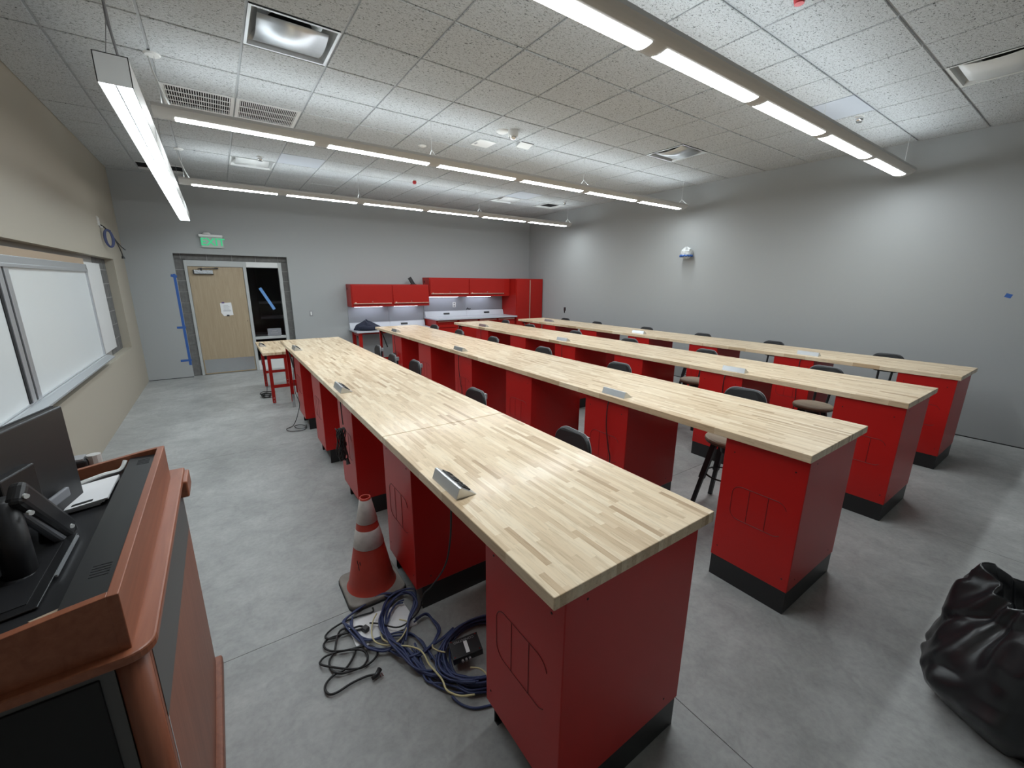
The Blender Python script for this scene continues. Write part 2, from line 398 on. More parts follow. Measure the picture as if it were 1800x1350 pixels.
bx('window_rail', 'frame_grey', win, .532, 1.098, Y0+.01, Y0+.09, .645, .70, .003)
bx('bottom_rail', 'white_metal', win, .532, 1.098, Y0+.01, Y0+.09, 0, .20, .003)
# dim corridor behind the sidelight
hall = MB().box(-.9, 2.1, YF+2.0, YF+2.1, 0, 2.8).box(-.9, -.8, YF+.26, YF+2.0, 0, 2.8).box(2.0, 2.1, YF+.26, YF+2.0, 0, 2.8).box(-.9, 2.1, YF+.26, YF+2.1, 2.7, 2.8).build('wall_corridor', 'stair_dark')
struct(hall, 'dark corridor wall behind the sidelight glass')
for k, (z, d) in enumerate(((.55, 1.2), (.95, .95), (1.3, .7))):
    bx('corridor_ledge', 'sign_grey', hall, .4, 1.7, YF+2.0-d*.5, YF+2.0, z, z+.05)
mo = MB().box(.5, .75, YF+1.2, YF+1.25, .9, 2.2)
mo.build('corridor_post', 'black_matte', hall)

# ------------------------------------------------------------------ ceiling
ce = struct(bx('ceiling', 'duct_black', None, XL-.2, XR+.2, YN-.2, YF+.2, ZC+.35, ZC+.45), 'suspended ceiling of white fissured tiles in a metal grid')
i0, i1 = math.floor((XL-OX)/T), math.ceil((XR-OX)/T); j0, j1 = math.floor((YN-OY)/T), math.ceil((YF-OY)/T)
tm = MB().box(-.2975, .2975, -.2975, .2975, 0, .016).build('tile_mesh', 'ceiling_tile', local=True, bevel=0); TILE = tm.data; bpy.data.objects.remove(tm)
bm = bmesh.new(); bm.from_mesh(TILE)
bmesh.ops.bevel(bm, geom=[e for e in bm.edges if all(v.co.z < .001 for v in e.verts)], offset=.004, segments=1, affect='EDGES'); bm.to_mesh(TILE); bm.free()
def cellc(i, j): return (OX+(i+.5)*T, OY+(j+.5)*T)
SKIP = {(-2, 1), (-3, 4), (-2, 4), (6, 1), (6, -4), (6, -2), (-1, 7), (6, 7), (6, 8), (8, 8), (-2, 8), (-4, 10)}
for i in range(i0, i1):
    for j in range(j0, j1):
        if (i, j) in SKIP: continue
        xa, xb = max(XL+.004, OX+i*T+.0085), min(XR-.004, OX+(i+1)*T-.0085); ya, yb = max(YN+.004, OY+j*T+.0085), min(YF-.004, OY+(j+1)*T-.0085)
        if xb-xa < .03 or yb-ya < .03: continue
        o = bpy.data.objects.new('tile', TILE); COL.objects.link(o); o.parent = ce
        dz = random.uniform(-.0012, .0012)
        o.location = Vector(((xa+xb)/2, (ya+yb)/2, ZC+dz))-ORG['ceiling']; o.scale = ((xb-xa)/.595, (yb-ya)/.595, 1)
for i in range(i0+1, i1):
    bx('grid_runner', 'grid_metal', ce, OX+i*T-.012, OX+i*T+.012, YN, YF, ZC+.011, ZC+.03)
for j in range(j0+1, j1):
    bx('grid_cross_tee', 'grid_metal', ce, XL, XR, OY+j*T-.012, OY+j*T+.012, ZC+.012, ZC+.03)
m = MB().box(XL, XL+.022, YN, YF, ZC+.008, ZC+.03).box(XR-.022, XR, YN, YF, ZC+.008, ZC+.03).box(XL, XR, YF-.022, YF, ZC+.008, ZC+.03).box(XL, XR, YN, YN+.022, ZC+.008, ZC+.03)
m.build('wall_angle', 'grid_metal', ce)
bx('deck_shield', 'duct_black', ce, XL-.1, XR+.1, YN-.1, YF+.1, ZC+.20, ZC+.22)
for (i, j) in ((6, -2), (-1, 7), (6, 7)):                            # smooth access panels
    x, y = cellc(i, j); bx('smooth_tile', 'panel_smooth', ce, x-.296, x+.296, y-.296, y+.296, ZC, ZC+.014)

# ------------------------------------------------------------------ ceiling devices
def diffuser(i, j, label, m_frame, m_plate, dark=True, drop=.06, plate_half=(.222, .222), shift=0., rz=0):
    """square plaque diffuser: recessed curved pan, central plate, black duct neck above"""
    x, y = cellc(i, j); t = thing('ceiling_diffuser', label, 'air vent', (x, y, ZC), 0, 'air diffusers in the ceiling')
    h = .296; ih = .235
    m = MB(); rings = [(h, 0), (h-.02, .0), (h-.03, .03), (ih, .07), (ih-.02, .095)]
    pts = []
    for r, z in rings: pts.append([(-r, -r, z), (r, -r, z), (r, r, z), (-r, r, z), (-r, -r, z)])
    m.grid(pts); m.build('pan', m_frame, t, local=True, solid=.002)
    bx('pan_top', m_frame, t, -.216, .216, -.216, .216, .094, .097, local=True)
    MB().lathe([(.15, .0925), (.15, .094)], n=32, cap0=True).build('duct_neck', 'duct_black', t, local=True)
    m = MB(); a, b = plate_half; rows = []
    for k in range(9):
        u = -1+2*k/8; z = drop-.040-.030*(1-u*u)
        rows.append([(-a, u*b+shift, z), (a, u*b+shift, z)])
    m.grid(rows); m.build('plaque', m_plate, t, local=True, smooth=True, solid=.004)
    for sx in (-1, 1): MB().tube([(sx*.16, .12, .02), (sx*.16, .12, .085)], .006, 6).build('hanger', m_frame, t, local=True)
    return t
diffuser(-2, 1, 'polished metal air diffuser nearest the left pendant light', 'pan_metal', 'galv', plate_half=(.235, .205), shift=.03)
diffuser(6, 1, 'shiny square air diffuser between two pendant lights near right wall', 'pan_metal', 'galv')
diffuser(6, -4, 'white air diffuser cut by the upper right picture edge', 'white_metal', 'white_metal', plate_half=(.232, .235))
diffuser(-2, 8, 'white louvred air diffuser above the door end of the room', 'white_metal', 'white_metal')
diffuser(6, 8, 'white air diffuser beside the smooth grey panel over the red cabinets', 'white_metal', 'white_metal')
x, y = cellc(8, 8)
t = thing('open_diffuser', 'open black square air vent near the far right ceiling corner', 'air vent', (x, y, ZC), 0, 'air diffusers in the ceiling')
MB().grid([[(-r, -r, z), (r, -r, z), (r, r, z), (-r, r, z), (-r, -r, z)] for r, z in ((.298, 0), (.24, 0), (.23, .02), (.20, .05))]).build('frame', 'white_metal', t, local=True, solid=.002)
MB().box(-.22, .22, -.22, .22, .03, .15).build('duct_neck', 'duct_black', t, local=True)
def grille(i, j, label, nbar=34, nsplit=2):
    x, y = cellc(i, j); t = thing('return_grille', label, 'air vent', (x, y, ZC), 0, 'slotted return grilles')
    h = .298
    MB().box(-h, h, -h, -.265, 0, .006).box(-h, h, .265, h, 0, .006).box(-h, -.265, -.265, .265, 0, .006).box(.265, h, -.265, .265, 0, .006).build('frame', 'grille_white', t, local=True)
    bx('backing', 'duct_black', t, -.28, .28, -.28, .28, .05, .06, local=True)
    vane = MB().box(-.0035, .0035, -.265, .265, .0005, .004).build('vane', 'grille_white', t, local=True); vane.location.x = -.257
    for k in range(1, nbar):
        o = vane.copy(); COL.objects.link(o); o.location.x = -.257+k*.514/(nbar-1)
    for k in range(1, nsplit+1):
        yy = -.265+.53*k/(nsplit+1); bx('cross_bar', 'grille_white', t, -.265, .265, yy-.008, yy+.008, .0, .004, local=True)
grille(-3, 4, 'slotted return grille nearer the left pendant light', 27, 3)
grille(-2, 4, 'slotted return grille farther from the left pendant light', 31, 2)
x, y = cellc(-4, 10)
t = thing('slot_diffuser', 'long dark slot air vent above the left pendant light end', 'air vent', (x, y, ZC))
bx('frame', 'grille_white', t, x-.296, x+.296, y-.296, y-.24, ZC, ZC+.012); bx('frame', 'grille_white', t, x-.296, x+.296, y+.16, y+.296, ZC, ZC+.012)
bx('slot_well', 'duct_black', t, x-.29, x+.29, y-.24, y+.17, ZC+.05, ZC+.06)
for k in range(3): bx('slot_blade', 'black_base', t, x-.29, x+.29, y-.14+k*.11, y-.13+k*.11, ZC-.0, ZC+.05)
# horn strobe, sensor panel, hinged flap, small detectors, sprinklers
x, y = 3.17, 4.62
t = thing('fire_alarm_strobe', 'white round fire alarm speaker with clear strobe under the ceiling', 'fire alarm', (x, y, ZC))
MB().lathe([(0, -.028), (.05, -.028), (.075, -.012), (.08, 0)], (x-.08, y+.06, ZC), 24).build('speaker_dome', 'white_plastic', t, smooth=True)
MB().lathe([(.0, -.07), (.055, -.07), (.062, -.06), (.066, 0)], (x+.02, y-.02, ZC), 24).build('housing', 'white_plastic', t)
MB().lathe([(0, -.105), (.025, -.10), (.043, -.085), (.048, -.068)], (x+.02, y-.02, ZC), 18).build('strobe_lens', 'chrome', t, smooth=True)
x, y = 3.13, 5.20
t = thing('ceiling_access_point', 'flat white square access point flush under a ceiling tile', 'access point', (x, y, ZC))
bx('cover', 'white_plastic', t, x-.125, x+.125, y-.125, y+.125, ZC-.018, ZC, .01); bx('status_slot', 'cable_grey', t, x-.11, x-.085, y-.01, y+.06, ZC-.0195, ZC-.017)
x, y = OX+3.25*T, OY+3.03*T
t = thing('ceiling_sensor', 'white tilted sensor box hanging at a ceiling grid line', 'sensor', (x, y, ZC))
MB().obox((x, y, ZC-.012), (.20, .14, .012), Matrix.Rotation(-.30, 3, 'X')).build('sensor_body', 'white_plastic', t, bevel=.004)
MB().box(x-.1, x+.1, y-.072, y-.052, ZC-.004, ZC).build('shadow_gap', 'black_matte', t)
def dome(name, label, cat, x, y, r, h, m):
    t = thing(name, label, cat, (x, y, ZC)); MB().lathe([(0, -h), (r*.6, -h*.9), (r*.95, -h*.4), (r, 0)], (x, y, ZC), 20).build('cover', m, t, smooth=True)
    MB().lathe([(r*1.25, -.004), (r*1.25, 0)], (x, y, ZC), 20, cap0=True).build('base_plate', 'white_plastic', t); return t
dome('smoke_detector', 'small white smoke detector above the middle pendant light', 'detector', 2.53, 5.80, .045, .02, 'white_plastic')
def sprinkler(label, x, y, red=True):
    t = thing('sprinkler_head', label, 'sprinkler', (x, y, ZC))
    MB().lathe([(.045, -.004), (.045, 0)], (x, y, ZC), 18, cap0=True).build('escutcheon', 'white_plastic', t)
    MB().lathe([(0, -.05), (.03, -.045), (.036, -.02), (.02, 0)], (x, y, ZC), 14).build('head', 'red_plastic' if red else 'chrome', t, smooth=True)
    MB().lathe([(.0, -.058), (.028, -.056), (.028, -.052)], (x, y, ZC), 14, cap1=True).build('deflector', 'chrome' if not red else 'red_plastic', t)
sprinkler('red capped sprinkler head above the farthest pendant light', 3.21, 7.77)
sprinkler('red capped sprinkler head at the top picture edge', 3.26, 1.535)
sprinkler('bare sprinkler head by the smooth ceiling panel near the right wall', 5.98, 2.01, False)
sprinkler('bare sprinkler head beside the open black air vent', 6.72, 7.62, False)
sprinkler('bare sprinkler head in front of the louvred diffuser by the door end', .78, 7.75, False)

# ------------------------------------------------------------------ pendant lights
def pendant(yc, label, idx):
    x0, x1 = -.243, 7.19
    t = thing('linear_pendant_light', label, 'pendant light', ((x0+x1)/2, yc, 3.17), 0, 'long linear pendant lights')
    R = []; n = 14; hw, sag = .117, .052
    arc = lambda u: (u*hw, 3.168+sag*(abs(u)**2.2))
    prof = [arc(-1+2*k/n) for k in range(n+1)]
    body = [(p[0]+yc, p[1]) for p in prof]+[(yc+hw+.003, 3.222), (yc+hw+.003, 3.246)]+[(yc+hw-.004, 3.246)]+[(p[0]*.95+yc, p[1]+.012) for p in reversed(prof)]+[(yc-hw+.004, 3.246), (yc-hw-.003, 3.246), (yc-hw-.003, 3.222)]
    m = MB(); nb = len(body); b = len(m.v)
    m.v += [(x0, p[0], p[1]) for p in body]+[(x1, p[0], p[1]) for p in body]
    m.f += [(i, (i+1) % nb, nb+(i+1) % nb, nb+i) for i in range(nb)]
    m.build('housing', 'fixture_body', t)
    for x in (x0-.006, x1):
        MB().prism([(p[0]+yc, p[1]-.001) for p in prof]+[(yc+hw, 3.246), (yc-hw, 3.246)], 'x', x, x+.006).build('end_cap', 'fixture_body', t)
    for k in range(6):
        xa = -.105+k*1.2195; xb = xa+1.085; w_ = .46
        rows = []
        for q in range(9):
            u = -w_+2*w_*q/8; yy, zz = arc(u); rows.append([(xa, yc+yy, zz-.0018), (xb, yc+yy, zz-.0018)])
        MB().grid(rows).build('lens', 'lens', t, smooth=True)
    bx('uplight_strip', 'uplight', t, x0+.04, x1-.04, yc-.055, yc+.055, 3.200, 3.204)
    bx('uplight_ridge', 'sidelight', t, x0+.04, x1-.04, yc-.004, yc+.004, 3.206, 3.242)
    for xw in (-.18, 2.256, 4.69, 7.15):
        if xw < 0:
            MB().tube([(xw, yc, ZC), (xw, yc, 3.33)], .0022, 6).build('suspension_wire', 'white_metal', t)
            MB().tube([(xw-.04, yc+.03, ZC-.01)]+spline([(xw-.02, yc, 3.5), (xw+.02, yc-.01, 3.36), (xw+.07, yc, 3.245)], 5), .0065, 7).build('power_cord', 'white_plastic', t, smooth=True)
            MB().lathe([(.0, -.012), (.05, -.012), (.06, 0)], (xw-.01, yc, ZC), 20).build('canopy', 'white_plastic', t)
        else:
            MB().tube([(xw, yc, ZC), (xw, yc, 3.335)], .0018, 6).build('suspension_wire', 'white_metal', t)
        for s in (-1, 1): MB().tube([(xw, yc, 3.335), (xw, yc+s*(hw-.004), 3.244)], .0024, 6).build('wire_yoke', 'white_metal', t)
pendant(1.853, 'long pendant light nearest the camera at upper right', 0)
pendant(4.910, 'long pendant light in the middle of the room', 1)
pendant(7.975, 'long pendant light farthest away near the door wall', 2)
# wall-washing pendant along the whiteboard
t = thing('whiteboard_pendant_light', 'grey box pendant light running along the tan whiteboard wall', 'pendant light', (-.287, 6.12, 2.80))
xa, xb, ya, yb, za, zb = -.3565, -.2195, 3.113, 9.14, 2.802, 2.938
m = MB().box(xa, xa+.004, ya, yb, za-.004, zb).box(xb-.004, xb, ya, yb, za-.004, zb).box(xa, xb, ya, yb, zb-.004, zb).box(xa, xb, ya, ya+.004, za-.002, zb).box(xa, xb, yb-.004, yb, za-.002, zb)
m.build('housing', 'white_metal', t)
for a, b in ((ya+.012, 4.22), (4.225, 6.23), (6.235, 8.235), (8.24, yb-.012)):
    bx('lens', 'lens_wall', t, xa+.006, xb-.006, a, b, za+.002, za+.006)
bx('lens_rib', 'lens_rib', t, (xa+xb)/2-.003, (xa+xb)/2+.003, ya+.012, yb-.012, za-.003, za+.002)
for yy in (3.22, 6.23, 9.0):
    for s in (-1, 1): MB().tube([((xa+xb)/2, yy, 3.12), ((xa+xb)/2+s*.03, yy, zb)], .0025, 6).build('wire_yoke', 'cable_grey', t)
    MB().tube([((xa+xb)/2, yy, 3.12), ((xa+xb)/2, yy, ZC)], .0025, 6).build('suspension_wire', 'cable_grey', t)
MB().tube(spline([((xa+xb)/2+.025, 3.22, zb), ((xa+xb)/2+.01, 3.22, 3.1), ((xa+xb)/2+.004, 3.21, 3.3), ((xa+xb)/2, 3.2, ZC)], 5), .006, 8).build('power_cord', 'cable_grey', t, smooth=True)
for yy in (4.22, 7.2): bx('joint_clip', 'chrome', t, xb, xb+.002, yy-.02, yy+.02, za+.02, zb-.03)

# ================================================================== BENCH ROWS
ZB, TH = .997, .044
ROWS = [dict(xl=.660, xr=1.470, yn=.730, yf=6.880, seams=[2.220, 4.640], cx=.712, cy=[.738, 1.95, 3.14, 4.35, 5.57]),
        dict(xl=2.400, xr=3.237, yn=.740, yf=8.050, seams=[3.43, 5.87], cx=2.432, cy=[.748, 1.95, 3.15, 4.35, 5.56, 6.75]),
        dict(xl=4.134, xr=5.005, yn=.742, yf=8.150, seams=[3.43, 5.87], cx=4.152, cy=[.750, 1.97, 3.17, 4.36, 5.57, 6.77]),
        dict(xl=5.857, xr=6.650, yn=.728, yf=8.170, seams=[3.43, 5.87], cx=5.870, cy=[.750, 1.98, 3.20, 4.39, 5.60, 6.81])]
RN = ['first bench row, the one nearest the lectern', 'second bench row', 'third bench row', 'fourth bench row, the one by the right wall']
RS = ['first bench row', 'second bench row', 'third bench row', 'fourth bench row']

# cabinet prototypes: origin at near left bottom corner
def cabinet(kick_recess, name, label):
    dx, dy, kh, zt = .673, .45, .145, ZB-TH-.0005
    t = thing(name, label, 'cabinet', (0, 0, 0), 0, 'red cabinet pedestals under the benches')
    m = MB().box(0, dx, 0, dy, kh, zt); body = m.build('body', 'red_paint', t, local=True, bevel=.0035)
    if kick_recess:
        m = MB().box(.036, dx-.01, .004, .012, 0, kh).box(.036, dx-.01, dy-.012, dy-.004, 0, kh).box(.10, .108, .012, dy-.012, .0, kh).box(dx-.018, dx-.01, .012, dy-.012, 0, kh)
        m.box(.036, .06, .004, .03, 0, .006).box(.036, .06, dy-.03, dy-.004, 0, .006)
    else:
        m = MB().box(.004, dx-.004, .004, dy-.004, 0, kh)
    m.build('plinth', 'black_base', t, local=True)
    # pressed outline on the face towards the lectern
    yc, zc, w_, h_ = dy*.5-.005, .56, .30, .215
    g = MB(); gr = .0017; X = -.0004
    top = rrect(w_, h_, .052, 6); path = [(X, yc-p[0], zc+p[1]) for p in top]
    # leave a gap on the near side like the pressed badge
    k0 = 0
    seq = path[1:-3]
    g.tube(seq, gr, 4)
    for yy in (yc-.052, yc+.052): g.tube([(X, yy, zc-h_/2+.003), (X, yy, zc+h_/2-.003)], gr, 4)
    g.build('pressed_outline', 'red_groove', body, local=True)
    for (yy, zz) in ((.035, .22), (dy-.035, .22), (.06, .87), (dy-.06, .87)):
        MB().tube([(-.001, yy, zz), (.001, yy, zz)], .0045, 8).build('screw', 'screw', body, local=True)
    for (xx, zz) in ((.09, .92), (.09, .20), (dx-.1, .20)):
        MB().tube([(xx, -.001, zz), (xx, .001, zz)], .0045, 8).build('screw', 'screw', body, local=True)
    return t
protoA = cabinet(True, 'pedestal_cabinet', '')
protoB = cabinet(False, 'pedestal_cabinet', '')
used = {}
def place(proto, loc, label, rz=0):
    if proto.name not in used: o = proto; used[proto.name] = 1
    else: o = copy_tree(proto)
    o.location = loc; o.rotation_euler = (0, 0, rz); o['label'] = label; return o
for r, R in enumerate(ROWS):
    n = len(R['cy'])
    for k, y in enumerate(R['cy']):
        where = 'nearest the camera' if k == 0 else ('farthest from the camera' if k == n-1 else ORD[k]+' from the camera end')
        place(protoA if r == 0 else protoB, (R['cx'], y, 0), 'red steel cabinet on black plinth under the %s, %s' % (RS[r], where))
    # worktop sections
    edges = [R['yn']]+R['seams']+[R['yf']]
    for k in range(len(edges)-1):
        where = ['nearest the camera', 'middle section', 'farthest section'][k]
        o = bx('butcher_block_worktop', 'butcher_block', None, R['xl'], R['xr'], edges[k]+(.0018 if k else 0), edges[k+1]-(.0018 if k < len(edges)-2 else 0), ZB-TH, ZB, .003)
        tag(o, 'butcher block worktop of the %s, %s' % (RS[r], where), 'worktop', 'butcher block worktops')
# red steel leg frames holding the far ends
def leg_frame(x0, x1, y, zt, label):
    t = thing('end_leg_frame', label, 'table legs', ((x0+x1)/2, y, 0), 0, 'red leg frames at the far bench ends')
    for x in (x0, x1):
        lg = MB().box(x-.024, x+.024, y-.005, y+.003, .09, zt).box(x-.024, x-.018, y-.045, y+.003, .09, zt).build('leg', 'red_paint', t)
        bx('leg_foot', 'steel_brushed', lg, x-.02, x+.02, y-.03, y-.004, 0, .2)
    bx('top_rail', 'red_paint', t, x0, x1, y-.04, y, zt-.06, zt); bx('stretcher', 'red_paint', t, x0, x1, y-.02, y, .36, .41)
    MB().tube([(x0, y-.05, zt-.02), (x0+.02, y-.30, zt-.30)], .011, 6).build('brace', 'black_base', t)
    MB().tube([(x1, y-.05, zt-.02), (x1-.02, y-.30, zt-.30)], .011, 6).build('brace', 'black_base', t)
for r, R in enumerate(ROWS):
    leg_frame(R['xl']+.07, R['xr']-.08, R['yf']-.09, ZB-TH, 'red steel leg frame under the far end of the %s' % RS[r])
# caster foot under the open plinth of the fourth row's end cabinet
t = thing('leveling_foot', 'small metal levelling foot beside the plinth of the fourth row end cabinet', 'foot', (5.842, .965, 0))
MB().tube([(5.842, .965, .03), (5.842, .965, .14)], .012, 8).build('stem', 'chrome', t); MB().lathe([(.0, 0), (.024, 0), (.026, .02), (.012, .035)], (5.842, .965, 0), 14).build('pad', 'chrome', t)

# ------------------------------------------------------------------ power modules on the benches
def power_module(name, x, y, z, ln, label, cord=None, right_face='alu'):
    t = thing(name, label, 'power outlet', (x, y, z), 0, 'wedge power modules on the benches')
    b = MB().prism([(x, z), (x+.094, z), (x+.024, z+.047), (x+.016, z+.047)], 'y', y, y+ln).build('housing', right_face, t, bevel=.0012)
    # outlet plates on the sloping user side
    a = math.atan2(.047, -.070); M = Matrix(((.83, 0, .557), (0, 1, 0), (-.557, 0, .83)))
    for k, (f0, f1) in enumerate(((.10, .62), (.70, .90))):
        yc = y+ln*(1-(f0+f1)/2); c = (x+.055+.004, yc, z+.0265)
        p = MB().obox(c, (.044, ln*(f1-f0), .006), M).build('outlet_plate', 'black_plastic', t, bevel=.001)
        nn = 2 if k == 0 else 1
        for q in range(nn):
            cc = (c[0]+.0022, yc+(q-.5*(nn-1))*ln*.26, c[2]+.0031); MB().obox(cc, (.022, .028, .003), M).build('socket', 'black_matte', p)
    if cord: MB().tube(spline(cord, 6), .0042, 7).build('power_cord', 'cable_black', t, smooth=True)
    return t
def cord_down(R, y, zl, wob=.02, x=None):
    x = (R['cx']-.012) if x is None else x
    return [(R['xl']+.06, y, ZB-TH+.005), (x-.012, y, ZB-TH-.02), (x-.006, y+wob*.4, ZB-.25), (x-.008, y-wob, ZB-.42), (x-.006, y-wob*2, ZB-.55), (x-.008, y-wob*.2, zl)]
R1, R2, R3, R4 = ROWS
power_module('power_module', .680, 1.358, ZB, .233, 'aluminium wedge power module nearest the camera on the first bench row',
    [(.70, 1.46, ZB-TH), (.705, 1.46, .90), (.715, 1.50, .72), (.74, 1.62, .5), (.735, 1.78, .28), (.72, 1.86, .18), (.69, 1.87, .08), (.62, 1.87, .035), (.56, 1.88, .03), (.50, 1.95, .03), (.455, 2.0, .02)])
power_module('power_module', .684, 3.312, ZB, .245, 'aluminium wedge power module in the middle of the first bench row', [(.70, 3.42, ZB-TH), (.688, 3.36, .90), (.686, 3.34, .80), (.684, 3.32, .74)])
power_module('power_module', .690, 5.72, ZB, .245, 'aluminium wedge power module at the far end of the first bench row',
    [(.70, 5.9, ZB-TH), (.695, 5.93, .9), (.69, 5.97, .72), (.675, 5.98, .55), (.67, 5.92, .42), (.69, 5.80, .3), (.66, 5.83, .16), (.63, 5.86, .06), (.58, 5.80, .012), (.50, 5.72, .012), (.53, 5.6, .012), (.66, 5.56, .012), (.72, 5.66, .014), (.68, 5.78, .018), (.60, 5.78, .016), (.62, 5.64, .02), (.70, 5.62, .02), (.73, 5.74, .02)])
power_module('power_module', 2.432, 2.0, ZB, .225, 'aluminium wedge power module nearest the camera on the second bench row', cord_down(R2, 2.13, .05, .025))
power_module('power_module', 2.426, 4.585, ZB, .235, 'aluminium wedge power module in the middle of the second bench row', cord_down(R2, 4.64, .05, .03))
power_module('power_module', 2.43, 6.98, ZB, .24, 'aluminium wedge power module at the far end of the second bench row', cord_down(R2, 7.02, .62, .01))
power_module('power_module', 4.152, 1.965, ZB, .225, 'aluminium wedge power module nearest the camera on the third bench row', cord_down(R3, 2.14, .05, .008))
power_module('power_module', 4.19, 4.60, ZB, .225, 'brightly lit wedge power module in the middle of the third bench row', cord_down(R3, 4.62, .05, .006))
power_module('power_module', 4.21, 6.96, ZB, .26, 'aluminium wedge power module at the far end of the third bench row', cord_down(R3, 7.0, .05, .008))
power_module('power_module', 5.96, 1.978, ZB, .235, 'aluminium wedge power module nearest the camera on the fourth bench row', cord_down(R4, 2.12, .05, .008))
power_module('power_module', 6.0, 4.62, ZB, .25, 'bright wedge power module in the middle of the fourth bench row', cord_down(R4, 4.66, .05, .006))
power_module('power_module', 6.05, 7.15, ZB, .26, 'aluminium wedge power module at the far end of the fourth bench row', cord_down(R4, 7.2, .05, .006))
# tied cord bundles hanging at the benches
def bundle(x, y, z0, h, label, lean=0., w_=.07):
    t = thing('cord_bundle', label, 'cable', (x, y, z0))
    for k in range(12):
        a = .35+.65*random.random(); pts = []
        ph = random.random()*.6
        for q in range(16):
            u = 2*math.pi*q/16; s = 1 if math.sin(u) > 0 else -1
            pts.append((x-.004+.012*math.cos(3*u+k)-.004*k, y+w_*a*math.cos(u)*(.55+.45*abs(math.sin(u)))+lean*(math.sin(u)), z0+h/2+h/2*math.sin(u)*(.86+.14*a)))
        MB().tube(spline(pts, 3, True), .0045, 6, True).build('cord_loop', 'cable_black' if k % 3 else 'cable_brown', t, smooth=True)
    MB().lathe([(.018, -.012), (.018, .012)], (x-.006, y, z0+h*.5), 12).build('cord_tie', 'black_rubber', t)
    MB().tube([(x, y-.02, z0+.02), (x, y-.05, z0-.02)], [.010, .016], 8).build('plug', 'black_plastic', t)
bundle(.672, 3.25, .47, .27, 'tied black cord bundle hanging on the first bench row cabinet')
bundle(2.405, 7.0, .44, .20, 'tied black cord bundle hanging at the far end of the second bench row', .03)

# ------------------------------------------------------------------ stools
def make_stool():
    t = thing('bench_stool', '', 'stool', (0, 0, 0), 0, 'stools along the benches')
    MB().lathe([(0, .632), (.165, .632), (.178, .624), (.182, .612)], n=36).build('seat', 'seat_wood', t, local=True)
    MB().lathe([(.182, .612), (.176, .592), (.15, .586), (0, .586)], n=36).build('seat_rim', 'seat_rim', t, local=True)
    for sx in (-1, 1):
        for sy in (-1, 1):
            a = Vector((.075*sx, .075*sy, .585)); b = Vector((.165*sx, .165*sy, .0)); mid = a.lerp(b, .55)
            lg = MB().tube([a, mid], .029, 4, square=True).build('leg', 'stool_black', t, local=True)
            MB().tube([mid-(b-a)*.06, b], .021, 4, square=True).build('leg_extension', 'stool_black', lg, local=True)
            MB().lathe([(.014, 0), (.018, .006), (.012, .02)], tuple(b), 10, cap0=True).build('foot_cap', 'black_rubber', lg, local=True)
    MB().tube([(.145*math.cos(2*math.pi*k/36), .145*math.sin(2*math.pi*k/36), .30) for k in range(36)], .007, 8, True).build('foot_ring', 'stool_black', t, local=True, smooth=True)
    MB().lathe([(.05, .50), (.06, .56), (.09, .586)], n=16, cap0=True).build('hub', 'stool_black', t, local=True)
    for s in (-1, 1):
        MB().tube(spline([(.10, .055*s, .58), (.165, .06*s, .62), (.20, .065*s, .74), (.222, .07*s, .90), (.230, .07*s, .975)], 3), .0125, 8).build('back_post', 'stool_black', t, local=True, smooth=True)
        MB().box(.214, .246, .07*s-.014, .07*s+.014, .94, .985).build('back_bracket', 'cable_grey', t, local=True)
    # padded backrest, slightly curved
    out = rrect(.335, .235, .095, 7); m = MB(); z0 = .895
    for dxx, sc in ((-.014, .95), (-.006, 1.), (.006, 1.), (.013, .96)):
        for p in out: m.v.append((.205+dxx-.9*(p[0]*sc)**2, p[0]*sc, z0+p[1]*sc))
    n = len(out)
    for q in range(3):
        for k in range(n): m.f.append((q*n+k, q*n+(k+1) % n, (q+1)*n+(k+1) % n, (q+1)*n+k))
    m.f.append(tuple(range(n-1, -1, -1))); m.f.append(tuple(3*n+k for k in range(n)))
    m.build('backrest', 'stool_black', t, local=True)
    out2 = [(p[0]*1.008, p[1]*1.012) for p in out]
    MB().tube([(.2115-.9*p[0]**2, p[0], z0+p[1]) for p in out2], .0028, 5, True).build('edge_highlight', 'cable_grey', t, local=True)  # pale edge highlight of the backrest, built in as a thin grey rim
    return t
stool = make_stool()
SY = [[1.765, 2.95, 4.47, 5.04, 5.85], [1.60, 2.95, 4.25, 5.53, 6.68, 7.72], [1.63, 2.99, 4.24, 5.47, 6.82, 7.93], [1.53, 2.91, 4.05, 5.25, 6.60, 7.65]]
for r, R in enumerate(ROWS):
    for k, y in enumerate(SY[r]):
        n = len(SY[r]); where = 'nearest the camera' if k == 0 else ('farthest from the camera' if k == n-1 else ORD[k]+' from the camera end')
        place(stool, (R['xr']+[.10 if k in (2, 4) else .03, .055, .135 if k == 5 else .012, .08][r], y, 0), 'black-backed stool with round wooden seat at the %s, %s' % (RS[r], where), random.uniform(-.08, .08) if r else random.uniform(-.12, .0)).scale.z = (1. if r else .955)

